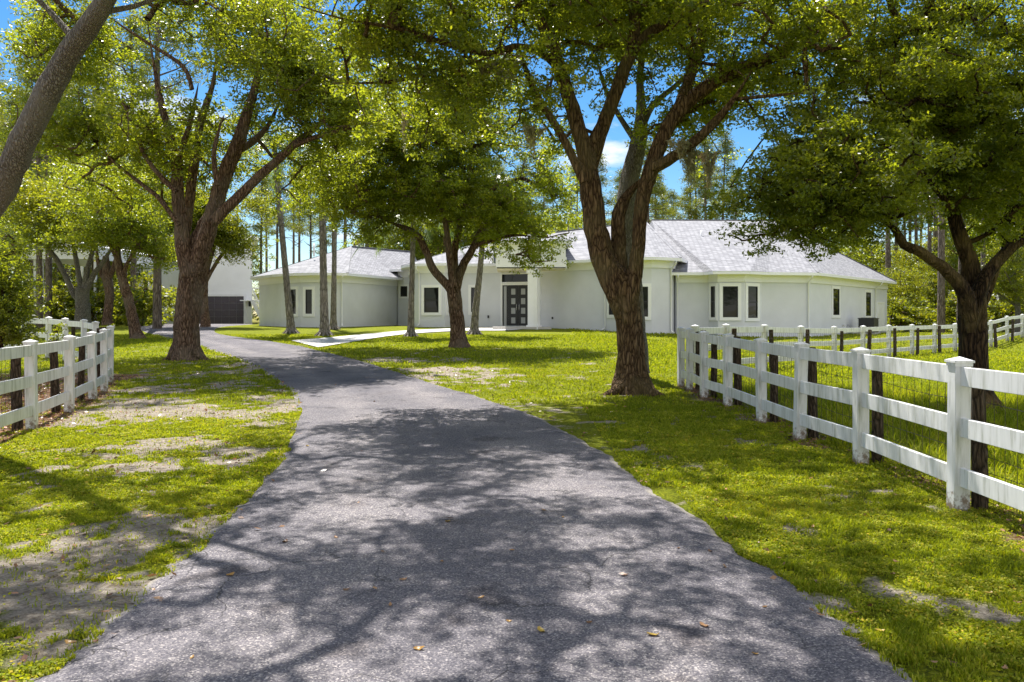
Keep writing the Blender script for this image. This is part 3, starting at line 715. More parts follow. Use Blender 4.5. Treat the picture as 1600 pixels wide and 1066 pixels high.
# --- large oak right of the drive
bx, by = P(985, 614); D0 = by; bz = G(bx, by)
Dm = D0
trunk = [(990, 640, 130), (989, 616, 88), (986, 596, 66), (985, 565, 50), (984, 525, 46), (979, 485, 48), (967, 450, 58), (948, 418, 44), (936, 385, 42), (928, 340, 40), (922, 290, 38), (919, 252, 32), (926, 222, 20), (938, 190, 8), (944, 170, 3)]
limbs = [limb(trunk, Dm),
    limb([(922, 310, 14), (918, 262, 28), (904, 200, 27), (890, 158, 25), (878, 120, 24), (862, 71, 20), (832, 12, 17), (800, -60, 14), (770, -130, 10)], Dm - .1),
    limb([(922, 300, 14), (924, 255, 24), (941, 198, 25), (958, 155, 24), (975, 108, 23), (989, 72, 22), (992, 20, 20), (990, -40, 16), (985, -130, 10)], Dm + .2),
    limb([(989, 78, 18), (1010, 55, 18), (1042, 34, 16), (1085, 5, 14), (1140, -30, 12), (1200, -80, 8)], Dm + .1),
    limb([(912, 285, 16), (892, 240, 15), (868, 195, 14), (845, 160, 13), (830, 128, 12), (816, 92, 10), (805, 50, 8)], Dm - .5),
    limb([(880, 130, 15, Dm), (864, 98, 14, Dm - .5), (834, 78, 13, Dm - .8), (803, 73, 12, Dm - 1.1), (770, 84, 11, Dm - 1.4), (732, 77, 11, Dm - 1.8), (690, 66, 10, Dm - 2.2), (627, 46, 9, Dm - 2.6), (538, 30, 7, Dm - 3), (470, 10, 5, Dm - 3.2)]),
    limb([(800, 74, 11, Dm - 1.1), (775, 108, 9, Dm - 1), (734, 97, 9, Dm - .8), (680, 110, 8, Dm - .8), (609, 128, 7, Dm - .9), (520, 130, 5, Dm - 1)]),
    limb([(985, 535, 14), (983, 485, 32), (990, 430, 28), (997, 388, 24), (1003, 320, 25), (1013, 277, 27), (1025, 243, 27), (1040, 206, 26), (1066, 168, 25), (1120, 126, 24), (1170, 104, 24), (1213, 86, 22), (1247, 63, 20), (1284, 30, 18), (1335, 4, 15), (1400, -40, 11)], Dm - .15),
    limb([(1055, 180, 20, Dm), (1072, 140, 20, Dm + .3), (1082, 108, 19, Dm + .5), (1096, 60, 18, Dm + .7), (1097, 0, 15, Dm + .9), (1110, -70, 10, Dm + 1)]),
    limb([(1020, 262, 22, Dm - .2), (1042, 252, 20, Dm - .5), (1083, 223, 18, Dm - .8), (1126, 181, 15, Dm - 1.1), (1152, 147, 12, Dm - 1.3), (1175, 110, 9, Dm - 1.5)]),
    limb([(1150, 155, 7, Dm - 1.2), (1212, 149, 6, Dm - 1.5), (1270, 145, 4, Dm - 2)]),
    limb([(1230, 76, 10, Dm), (1307, 75, 9, Dm - .3), (1385, 112, 7, Dm - .5), (1440, 170, 5, Dm - .5)]),
    limb([(995, 600, 30, Dm - .2), (1012, 613, 20, Dm - .35), (1038, 622, 12, Dm - .5), (1062, 632, 6, Dm - .6)]),
    limb([(975, 600, 26, Dm - .2), (958, 614, 16, Dm - .35), (936, 620, 8, Dm - .4)]),
    limb([(978, 500, 12), (972, 445, 26), (966, 380, 26), (967, 335, 24), (984, 300, 23), (1012, 272, 20)], Dm + .15),
]
blobs = [blob(640, 60, Dm - 1.6, 190, 90, 2.0, 1.3), blob(780, 120, Dm - 1, 130, 80, 1.8, .9), blob(850, -60, Dm, 250, 110, 3.2), blob(950, 90, Dm + 1.5, 150, 70, 1.8, .55),
         blob(1010, -160, Dm, 420, 120, 5.0, .35), blob(1180, 90, Dm - .5, 120, 70, 2.4, .8), blob(1320, 80, Dm - .8, 150, 80, 2.4, 1.2), blob(1180, -60, Dm, 260, 110, 3.5), blob(560, 40, Dm - 2, 110, 70, 1.8, 1.2),
         blob(700, 160, Dm - .5, 150, 60, 1.5, 1.0), blob(1110, 180, Dm + 1.2, 100, 60, 1.5, 1.1), blob(1000, 190, Dm + 1.4, 60, 60, 1.0, .5), blob(860, 200, Dm + 1.5, 50, 60, 1.2, .8), blob(1150, 260, Dm + .6, 45, 45, 1.0, .7), blob(930, 30, Dm - 1.5, 130, 50, 1.6, 1.0), blob(1090, 20, Dm - 1.8, 90, 40, 1.4, .8), (-1.0, 12.3, 8.9, 3.3, 2.3, .9, 1.1), (-3.3, 14.8, 9.6, 2.6, 2.4, .9, .9)]  # last two: unseen leaf clusters above the frame, added to shade the drive
tree('oak_tree', 'large oak with mossy brown forked trunk beside the right edge of the driveway', 'oak tree', (bx, by, bz), limbs, blobs,
     ncl=1400, lpc=190, rc=.46, gq=.24, gsc=.8, leaf=.085, seed=3, lm=M['oakleaf'], bm=M['bark'], sides=26)
# pale stem standing just behind
b2 = (A(990, 560, 18.6)[0], 18.6, G(A(990, 560, 18.6)[0], 18.6))
lp2 = limb([(994, 583, 44), (992, 520, 36), (986, 430, 32), (977, 361, 30), (981, 305, 30), (989, 263, 29), (1000, 212, 24), (1002, 170, 16), (1000, 120, 11), (1010, 40, 8)], 18.6)
tree('oak_tree', 'pale grey oak stem rising close behind the large forked oak', 'oak tree', b2, [lp2, limb([(1000, 205, 14), (1020, 165, 10), (1060, 130, 7), (1100, 90, 5)], 18.6), limb([(996, 225, 10), (950, 150, 7), (930, 80, 5)], 18.8)],
     [blob(1000, 20, 19, 160, 60, 2, 1), blob(1120, 130, 19, 60, 50, 1.6, .5), blob(1110, 230, 19, 45, 45, 1.2, .3)], ncl=130, lpc=260, rc=.6, leaf=.09, thin=1.0, gq=.1, seed=8, lm=M['oakleaf'], bm=M['bark_pale'])

# --- big oak left of the drive
bx, by = P(289, 562); Dl = by; bz = G(bx, by)
limbs = [limb([(290, 585, 80), (290, 563, 62), (291, 545, 48), (292, 520, 43), (294, 480, 43), (299, 440, 46), (303, 405, 40), (308, 380, 32), (318, 350, 20), (328, 325, 8), (332, 305, 3)], Dl),
    limb([(305, 548, 22), (318, 562, 14), (338, 570, 7)], Dl - .2), limb([(278, 548, 20), (262, 563, 12), (244, 569, 6)], Dl - .2),
    limb([(295, 460, 12), (293, 425, 26), (286, 385, 28), (283, 344, 23), (278, 303, 21), (277, 263, 19), (270, 228, 16), (261, 195, 13), (252, 160, 11), (240, 100, 8), (230, 30, 6)], Dl - .3),
    limb([(277, 250, 12), (290, 215, 10), (300, 180, 8), (310, 130, 6)], Dl - .6),
    limb([(290, 360, 18), (299, 290, 17), (305, 243, 15), (313, 194, 13), (322, 165, 12), (334, 125, 9), (340, 60, 6)], Dl + .6),
    limb([(298, 455, 14), (305, 418, 32), (321, 372, 30), (335, 327, 27), (349, 279, 26), (369, 231, 24), (382, 190, 19), (392, 158, 15), (404, 110, 11), (410, 40, 8), (420, -40, 5)], Dl - .2),
    limb([(336, 345, 20), (352, 327, 19), (376, 305, 18), (406, 275, 16), (434, 251, 14), (458, 228, 13), (495, 198, 10), (527, 170, 8), (560, 140, 5)], Dl - .6),
    limb([(458, 229, 10), (485, 217, 9), (520, 207, 8), (560, 196, 6), (610, 185, 4)], Dl - .8),
    limb([(280, 352, 9), (249, 311, 8), (220, 287, 7), (180, 255, 6), (150, 221, 4)], Dl - .8),
    limb([(276, 300, 10), (250, 275, 9), (232, 252, 8), (219, 227, 8), (220, 204, 7), (240, 190, 5), (250, 170, 4)], Dl - 1.0),
    limb([(340, 290, 10), (334, 245, 9), (340, 210, 7), (350, 180, 5)], Dl - 1),
    limb([(372, 235, 14), (395, 222, 12), (420, 195, 8), (440, 150, 6)], Dl + .5),
    limb([(300, 140, 8), (285, 103, 7), (221, 61, 5), (160, 20, 4)], Dl - 1)]
blobs = [blob(130, 190, Dl - 1, 110, 70, 2.5, 1), blob(190, 300, Dl + 1.5, 75, 50, 2, .75), blob(240, 210, Dl - 1, 90, 70, 2.5, .8), blob(450, 110, Dl - 1, 110, 90, 3, 1.2), blob(540, 170, Dl - .5, 90, 70, 2.5, 1.2), blob(500, 250, Dl + 1.5, 70, 45, 2, 1.0), blob(470, 320, Dl + 3, 45, 35, 1.6, .7), blob(380, 40, Dl, 120, 80, 4, .8),
         blob(110, 70, Dl, 90, 60, 3, .9), blob(300, 240, Dl + 2.5, 120, 80, 1.5, 1.0), blob(430, 200, Dl + 2.2, 80, 60, 1.5, .6), blob(300, -60, Dl, 260, 70, 5, .5)]
tree('oak_tree', 'big spreading oak with stout reddish trunk on the left verge', 'oak tree', (bx, by, bz), limbs, blobs,
     ncl=1080, lpc=165, rc=.60, gq=.18, gsc=.7, leaf=.105, seed=5, lm=M['oakleaf'], bm=M['bark_left'], sides=24)

# --- oak on the lawn in front of the entrance
bx, by = P(715, 543); Dd = by; bz = G(bx, by)
limbs = [limb([(716, 556, 52), (716, 543, 40), (715, 533, 32), (715, 521, 28), (713, 487, 25), (710, 457, 25), (709, 438, 18), (706, 415, 9), (702, 392, 3)], Dd),
    limb([(711, 490, 8), (706, 457, 15), (694, 440, 15), (676, 419, 14), (666, 392, 13), (649, 365, 11), (614, 349, 8), (580, 335, 5)], Dd - .4),
    limb([(708, 450, 14), (703, 403, 12), (698, 362, 10), (692, 332, 9), (676, 305, 7), (665, 270, 5)], Dd - .5),
    limb([(712, 445, 15), (710, 396, 12), (717, 359, 10), (725, 328, 9), (735, 295, 7), (740, 250, 5)], Dd + .5),
    limb([(711, 485, 8), (713, 452, 17), (723, 417, 15), (737, 392, 13), (750, 362, 10), (764, 336, 8), (790, 300, 6)], Dd),
    limb([(738, 390, 8), (752, 380, 7), (769, 376, 6), (800, 368, 5), (840, 370, 3)], Dd - .5)]
blobs = [blob(620, 320, Dd - .5, 70, 40, 2.2, 1.3), blob(700, 290, Dd, 100, 60, 3.5, 1.3), blob(800, 330, Dd - .3, 85, 55, 2.5, 1.5), blob(835, 395, Dd - .8, 48, 26, 1.5, 1.5), blob(760, 385, Dd + .6, 50, 18, 1.2, .8),
         blob(600, 365, Dd - .8, 50, 18, 1.2, 1.3), blob(700, 210, Dd, 140, 60, 3.5, 1.2), blob(850, 270, Dd, 60, 60, 2.5, 1.0), blob(535, 300, Dd, 75, 60, 2.6, 1.5), blob(600, 230, Dd, 90, 50, 2.6, 1.2), blob(700, 140, Dd, 130, 50, 3, .9), blob(868, 350, Dd - .2, 30, 45, 1.4, 1.6)]
tree('oak_tree', 'young oak standing on the lawn in front of the entrance door', 'oak tree', (bx, by, bz), limbs, blobs,
     ncl=1150, lpc=165, rc=.52, gq=.12, leaf=.105, seed=7, lm=M['oakleaf'], bm=M['bark_left'], sides=18)

# --- dark oak inside the paddock
bx, by = P(1525, 636); Dr = by; bz = G(bx, by)
limbs = [limb([(1532, 660, 100), (1529, 637, 72), (1525, 615, 54), (1522, 590, 46), (1520, 540, 46), (1520, 491, 46), (1518, 460, 42), (1518, 425, 28), (1512, 395, 16), (1504, 370, 5)], Dr),
    limb([(1540, 612, 24, Dr - .1), (1556, 634, 14, Dr - .2), (1580, 650, 7, Dr - .3)]), limb([(1510, 612, 22, Dr - .1), (1494, 636, 12, Dr - .2), (1474, 648, 6, Dr - .3)]),
    limb([(1519, 520, 14), (1514, 475, 28), (1502, 448, 25), (1484, 427, 22), (1459, 408, 19), (1434, 392, 18), (1413, 383, 16), (1402, 364, 13), (1388, 350, 10), (1350, 335, 7), (1300, 310, 5)], Dr - .5),
    limb([(1520, 510, 14), (1519, 450, 34), (1514, 411, 28), (1498, 364, 24), (1488, 332, 21), (1481, 300, 19), (1480, 216, 15), (1476, 150, 11), (1470, 80, 8), (1450, 10, 6)], Dr),
    limb([(1522, 510, 12), (1528, 460, 26), (1545, 425, 22), (1571, 396, 19), (1600, 373, 17), (1650, 345, 13), (1700, 300, 9)], Dr - .3),
    limb([(1535, 480, 14), (1547, 455, 10), (1559, 420, 9), (1575, 360, 7), (1590, 300, 5)], Dr + .6),
    limb([(1486, 325, 12), (1440, 270, 10), (1390, 230, 8), (1330, 215, 6), (1270, 220, 4)], Dr - .3)]
blobs = [blob(1240, 300, Dr - .4, 95, 70, 1.6, 1.8), blob(1340, 270, Dr - .5, 120, 90, 2.2, 1.6), blob(1260, 372, Dr - .6, 80, 32, 1.0, 1.9), blob(1440, 300, Dr + .2, 90, 60, 1.6, 1.0), blob(1560, 260, Dr, 90, 120, 2.2, 1.2), blob(1370, 170, Dr, 170, 70, 2.5, 1.3),
         blob(1560, 130, Dr, 120, 80, 2.5, 1.0), blob(1300, 90, Dr + 2.5, 120, 60, 1.8, .7), blob(1600, 340, Dr + .3, 60, 40, 1.5, 1.0), blob(1450, 60, Dr, 130, 60, 2.4, .8), blob(1170, 345, Dr - .2, 55, 34, .8, 1.1), blob(1330, 350, Dr, 60, 30, 1.0, 1.0), blob(1420, -60, Dr, 300, 70, 3, .15)]
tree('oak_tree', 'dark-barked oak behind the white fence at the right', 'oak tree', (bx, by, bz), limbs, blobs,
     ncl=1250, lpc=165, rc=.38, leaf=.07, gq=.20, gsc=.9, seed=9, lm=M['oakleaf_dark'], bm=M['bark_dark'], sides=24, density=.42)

# --- leaning trunk at the top left, base outside the frame
base = (-9.6, 12.6, G(-9.6, 12.6))
limbs = [[[-9.6, 12.6, G(-9.6, 12.6) - .2, .42], [-9.5, 12.5, .6, .30], [-8.4, 11.9, 2.2, .235]] + limb([(0, 300, 50, 11.3), (36, 221, 47, 11.0), (89, 118, 44, 10.8), (121, 64, 40, 10.6), (157, 15, 36, 10.3), (200, -70, 30, 10), (270, -180, 24, 9.4), (330, -330, 16, 8.8)]),
    limb([(150, 20, 14, 10.3), (210, 10, 10, 10.4), (280, -20, 8, 10.4), (360, -60, 6, 10.3)]),
    limb([(240, -130, 20, 9.6), (400, -260, 15, 8.6), (600, -420, 10, 8.0), (900, -520, 8, 7.6)]),
    limb([(120, 66, 14, 10.6), (60, 0, 10, 10.8), (-20, -60, 8, 11)])]
blobs = [blob(330, -330, 9.0, 300, 160, 2.2, 1.0), (-1.3, 8.2, 7.8, 3.6, 2.6, 1.2, 1.0), (1.6, 7.6, 8.3, 2.4, 2.2, 1.2, .8), (-4.4, 7.2, 7.5, 2.2, 2.4, 1.2, .5), blob(60, 0, 11, 90, 60, 1.0, .5), (-5.5, 11.5, 7.3, 2.2, 1.6, 1.2, .5)]
tree('oak_tree', 'leaning grey oak trunk crossing the top left corner above the fence', 'oak tree', base, limbs, blobs,
     ncl=620, lpc=130, rc=.36, thin=.8, gq=.40, gsc=1.1, leaf=.08, seed=12, lm=M['oakleaf'], bm=M['bark_pale'], sides=22)
# --- oak right of the drive beside the camera, its branches reach over the drive above the frame
base = (5.4, 5.2, G(5.4, 5.2))
base = (6.2, 2.6, 0.0)
limbs = [[[6.2, 2.6, -.2, .45], [6.1, 2.7, .8, .30], [6.0, 3.0, 3.0, .27], [5.4, 3.8, 5.0, .22], [4.0, 5.0, 6.8, .16], [2.5, 6.2, 8.0, .10]], [[5.4, 3.8, 5.0, .15], [5.0, 5.5, 6.6, .12], [4.6, 7.4, 8.0, .08]], [[6.0, 3.0, 3.5, .14], [6.8, 2.0, 6, .1], [7.0, 2, 8, .06]]]
tree('oak_tree', 'oak beside the paddock fence whose boughs reach over the driveway above the camera', 'oak tree', base, limbs,
     [(3.2, 5.6, 8.0, 2.6, 2.0, 1.2, 1.0), (5.3, 7.2, 8.3, 2.2, 1.8, 1.2, .9), (6.5, 3, 8.3, 2.6, 2.4, 1.2, .6), (.8, 6.0, 8.6, 2.0, 1.6, 1, .7)],
     ncl=400, lpc=130, rc=.36, gq=.40, gsc=1.1, leaf=.08, seed=14, lm=M['oakleaf'], bm=M['bark'])

# --- three smaller trees far left
def ptree(label, px, py, limbspx, blobs_, D=None, **k):
    X, Y = P(px, py) if D is None else ((px - 800) / F * D, D)
    return tree(k.pop('name', 'oak_tree'), label, k.pop('cat', 'oak tree'), (X, Y, G(X, Y)), [limb(q, Y) for q in limbspx], [blob(*b_) for b_ in blobs_(Y)], **k)
ptree('multi-stemmed oak behind the left fence with one long limb leaning left', 129, 512, [
    [(130, 514, 36), (129, 500, 27), (129, 471, 23), (130, 450, 24)], [(126, 468, 12), (117, 462, 11), (104, 435, 9), (92, 411, 9), (79, 393, 8), (60, 372, 6), (30, 340, 4)],
    [(128, 455, 11), (124, 436, 9), (119, 406, 8), (112, 370, 5)], [(131, 455, 11), (136, 424, 9), (144, 393, 7), (150, 350, 5)], [(134, 455, 12), (146, 430, 9), (162, 408, 8), (180, 380, 5)]],
    lambda D: [(100, 350, D, 80, 45, 3, 1), (60, 300, D, 70, 50, 3, 1), (150, 330, D, 60, 50, 3, 1), (70, 375, D - 1, 40, 20, 2, 1)], D=38,
    ncl=240, lpc=170, rc=1.0, leaf=.14, seed=21, lm=M['bgleaf'], bm=M['bark_pale'])
ptree('straight oak trunk between the multi-stemmed oak and the garage', 168, 503, [[(168, 506, 22), (168, 498, 16), (171, 460, 15), (167, 430, 15), (165, 400, 10)], [(168, 440, 10), (180, 410, 8), (190, 370, 6)], [(166, 440, 9), (155, 420, 7), (150, 380, 5)]],
    lambda D: [(180, 340, D, 70, 50, 4, 1), (150, 280, D, 60, 50, 4, 1)], D=48, ncl=140, lpc=150, rc=1.2, leaf=.17, seed=22, lm=M['oakleaf_dark'], bm=M['bark_left'])
ptree('slender oak leaning left in front of the garage side wall', 214, 529, [[(216, 533, 34), (213, 522, 22), (206, 490, 18), (198, 460, 17), (189, 430, 15), (183, 400, 12), (180, 360, 8)], [(190, 435, 8), (205, 400, 6), (225, 370, 4)], [(183, 405, 8), (165, 370, 6), (140, 340, 4)]],
    lambda D: [(190, 350, D, 60, 40, 2.5, 1.2), (150, 370, D, 40, 28, 1.8, .8), (250, 395, D + 1, 45, 32, 1.8, 1), (190, 290, D, 80, 40, 2.5, .8)], ncl=230, lpc=170, rc=.9, leaf=.12, seed=23, lm=M['oakleaf'], bm=M['bark_left'])
ptree('leafy oak in front of the garage, crown hanging over its pale front wall', 335, 515, [[(322, 516, 18), (320, 480, 12), (322, 430, 10), (335, 380, 9), (350, 330, 6)], [(322, 440, 7), (345, 400, 6), (370, 380, 4)]],
    lambda D: [(368, 372, D, 30, 36, 1.8, 1.3), (330, 330, D, 60, 40, 2.5, 1), (290, 350, D, 50, 50, 2.5, 1), (390, 318, D, 30, 22, 2, .8)], D=47, ncl=420, lpc=170, rc=1.0, leaf=.15, seed=24, lm=M['bgleaf'], bm=M['bark_left'])
# dark ivy-like shrub at the left edge
X, Y = A(8, 500, 16.5)[:2]
tree('evergreen_shrub', 'tall dark glossy shrub at the left edge behind the fence', 'shrub', (X, Y, G(X, Y)), [limb([(0, 560, 10), (4, 480, 8), (6, 400, 6)], Y), limb([(2, 540, 6), (20, 450, 4)], Y)],
     [blob(-10, 420, Y, 38, 80, 1.0, 1), blob(5, 500, Y, 36, 50, .8, 1), blob(20, 470, Y, 22, 60, .5, .6)], ncl=120, lpc=170, rc=.42, leaf=.07, seed=31, lm=M['oakleaf_dark'], bm=M['bark_dark'])

# --- foliage behind: shared tree shapes copied
def generic(seed, h, r, lm, bm, leaf, ncl, lpc, rc, th=.35, kind='oak'):
    rs = random.Random(seed)
    L = [[[0, 0, -.3, th * 1.5], [0, 0, .3, th], [rs.uniform(-.2, .2), 0, h * .3, th * .8], [rs.uniform(-.4, .4), rs.uniform(-.3, .3), h * .55, th * .5], [rs.uniform(-.6, .6), 0, h * .85, th * .2]]]
    for i in range(5):
        a = rs.uniform(0, 6.28); z0 = h * rs.uniform(.22, .45)
        L.append([[0, 0, z0, th * .45], [math.cos(a) * r * .35, math.sin(a) * r * .35, z0 + h * .14, th * .32], [math.cos(a) * r * .75, math.sin(a) * r * .75, z0 + h * .28, th * .12]])
    B = [(rs.uniform(-.45, .45) * r, rs.uniform(-.45, .45) * r, h * rs.uniform(.45, .85), r * .6, r * .6, h * .20, 1) for _ in range(7)] + [(0, 0, h * .42, r * .9, r * .9, h * .16, .8)]
    return make_tree_meshes('t', L, B, ncl, lpc, rc, leaf, seed, lm, bm, sides=10, step=.6)
bgtypes = [generic(101, 11, 5.5, M['bgleaf'], M['bark_pale'], .20, 190, 150, 1.15), generic(102, 9, 4.5, M['bgleaf'], M['bark_left'], .20, 160, 150, 1.1), generic(103, 13, 6, M['oakleaf'], M['bark_left'], .22, 200, 150, 1.25)]
def place(name, meshes, X, Y, s, rz, label, cat, group):
    r = empty(name, (X, Y, G(X, Y)), label, cat, group, rz); r.scale = (s, s, s)
    link('trunk', meshes[0], None, r); link('crown', meshes[1], None, r)
    return r
rb = random.Random(77)
LAB = {'b': ('leafy tree added out of view behind the camera to reflect in the windows', 'trees added behind the camera'), 'l': ('leafy tree in the wood behind the carport at the far left', 'wood trees at the far left'), 'g': ('leafy tree rising behind the garage and the left wing', 'wood trees behind the garage'),
       'm': ('leafy tree showing above the house roof', 'wood trees behind the house'), 'r': ('leafy tree beyond the paddock at the right', 'wood trees beyond the paddock')}
for (px, D, s, z) in [(px_, -D_, s_, 'b') for px_, D_, s_ in ((-200, 22, .9), (200, 30, 1), (650, 36, 1.1), (1000, 34, 1.1), (1500, 28, 1), (2000, 20, .9), (-900, 16, .9), (2700, 16, 1), (450, 45, 1.1), (1200, 48, 1.2))] + [(-60, 62, .9, 'l'), (30, 70, .8, 'l'), (95, 78, .9, 'l'), (150, 86, 1.0, 'l'), (205, 92, 1.1, 'l'), (-130, 50, .9, 'l'), (240, 84, 1.0, 'g'), (300, 90, 1.2, 'g'), (365, 86, .9, 'g'), (425, 100, .55, 'g'), (470, 96, .62, 'g'), (515, 92, .6, 'g'), (560, 98, .7, 'g'), (600, 84, .8, 'g'),  # group 'b': unseen trees added behind the camera for window reflections
                      (640, 74, 1.0, 'm'), (700, 74, 1.1, 'm'), (760, 76, 1.15, 'm'), (820, 78, 1.1, 'm'), (880, 76, 1.0, 'm'), (940, 82, .8, 'm'), (1210, 80, .8, 'm'), (1270, 78, .9, 'm'),
                      (1405, 62, .55, 'r'), (1435, 70, .75, 'r'), (1470, 66, .6, 'r'), (1500, 74, .9, 'r'), (1545, 62, .7, 'r'), (1590, 68, .9, 'r'), (1640, 56, .9, 'r'), (1395, 85, .8, 'r'), (1345, 80, .8, 'r'), (1720, 52, 1.0, 'r'), (1590, 48, .6, 'r')]:
    X = (px - 800) / F * abs(D)
    place('broadleaf_tree', bgtypes[rb.randrange(3)], X, D, s * rb.uniform(.9, 1.1), rb.uniform(0, 6.28), LAB[z][0], 'tree', LAB[z][1])

# pines
def pine_mesh(seed, h=21):
    rs = np.random.RandomState(seed); r0 = .20
    L = [[[0, 0, -.3, r0 * 1.2], [0, 0, 2, r0], [rs.uniform(-.2, .2), 0, h * .5, r0 * .75], [rs.uniform(-.4, .4), 0, h * .97, r0 * .2]]]
    V, Q, b = [], [], 0
    c = catmull(L[0], 1.0); v, q = tube_np(c[:, :3], c[:, 3], 8, rs, 0, .04, 0); V.append(v); Q.append(q); b = len(v)
    P_, Vr = [], []
    for i in range(34):
        z0 = h * (.48 + .5 * (i / 34) + rs.uniform(-.01, .01)); a = rs.uniform(0, 6.28); ln = h * .13 * (1.15 - i / 34) * rs.uniform(.5, 1.1)
        if i < 8 and rs.rand() < .5: ln *= .6
        p0 = np.array([0, 0, z0]); p1 = p0 + np.array([math.cos(a) * ln, math.sin(a) * ln, ln * rs.uniform(-.05, .45)])
        cc = np.stack([p0, (p0 + p1) / 2 + [0, 0, -.05 * ln], p1]); v, q = tube_np(cc, np.array([.05, .035, .015]), 5, rs, 0, .02, b); V.append(v); Q.append(q); b += len(v)
        if i < 6: continue
        for t_ in (.55, .75, 1.0):
            k = rs.randint(50, 90); P_.append(p0 + (p1 - p0) * t_ + rs.normal(size=(k, 3)) * [.34, .34, .24]); Vr.append(np.clip(rs.rand() * .5 + rs.rand(k) * .5, 0, 1))
    tm = new_mesh_np('trunk', np.concatenate(V), np.concatenate(Q), smooth=True); tm.materials.append(M['pinebark'])
    pp = np.concatenate(P_); vr = np.concatenate(Vr)
    v = leafquads(pp, .34, .055, .9, rs)
    cm = new_mesh_np('crown', v, np.arange(len(pp) * 4).reshape(-1, 4), attrs={'var': np.repeat(vr, 4)}); cm.materials.append(M['pineleaf'])
    return tm, cm
pines = [pine_mesh(s) for s in (1, 2, 3, 4)]
PL = {'l': ('slim straight pine trunk in the wood at the far left', 'pines at the far left'), 'g': ('slim straight pine between the garage and the left wing', 'pines between the garage and the house'),
      'm': ('tall slim pine standing behind the house roof', 'pines behind the house'), 'r': ('slim pine trunk beyond the paddock fence at the right', 'pines beyond the paddock')}
spots = []
for (a, b_, n_, z, d0, d1) in [(-60, 235, 26, 'l', 52, 95), (395, 640, 14, 'g', 72, 125), (640, 1000, 9, 'm', 72, 110), (1000, 1140, 9, 'm', 78, 125), (1140, 1380, 7, 'm', 80, 110), (1385, 1640, 26, 'r', 50, 95)]:
    for i in range(n_):
        px = a + (b_ - a) * (i + rb.uniform(.1, .9)) / n_; spots.append((px, rb.uniform(d0, d1), z))
spots += [(246, 44, 'g'), (62, 46, 'l'), (76, 50, 'l')]
for px, D, z in spots:
    place('pine_tree', pines[rb.randrange(4)], (px - 800) / F * D, D, rb.uniform(.8, 1.15), rb.uniform(0, 6.28), PL[z][0], 'pine tree', PL[z][1])
# shrubs of the understorey
def shrub_mesh(seed):
    return make_tree_meshes('s', [[[0, 0, -.1, .05], [0, 0, .5, .04], [.1, 0, 1.2, .02]], [[0, 0, .1, .03], [.4, .2, .8, .02]], [[0, 0, .1, .03], [-.4, -.2, .9, .02]]],
        [(0, 0, .9, 1.0, 1.0, .8, 1), (.5, .2, .6, .8, .8, .5, .7), (-.5, -.1, .7, .8, .7, .6, .7)], 34, 90, .42, .13, seed, M['bgleaf'], M['bark_left'], sides=6, step=.5)
shr = [shrub_mesh(s) for s in (41, 42, 43)]
SL = {'l': ('bright green shrub at the foot of the far left wood', 'shrubs at the far left'), 'g': ('green shrub behind the garage and left wing', 'shrubs behind the garage'), 'r': ('green shrub beyond the paddock fence', 'shrubs beyond the paddock')}
for (a, b_, n_, z, d0, d1, s0, s1) in [(-60, 235, 34, 'l', 50, 72, 1.2, 2.2), (430, 640, 22, 'g', 68, 85, 1.8, 3.0), (1405, 1660, 38, 'r', 52, 74, .9, 2.0)]:
    for i in range(n_):
        px = a + (b_ - a) * (i + rb.uniform(.1, .9)) / n_; D = rb.uniform(d0, d1)
        place('shrub', shr[rb.randrange(3)], (px - 800) / F * D, D, rb.uniform(s0, s1), rb.uniform(0, 6.28), SL[z][0], 'shrub', SL[z][1])

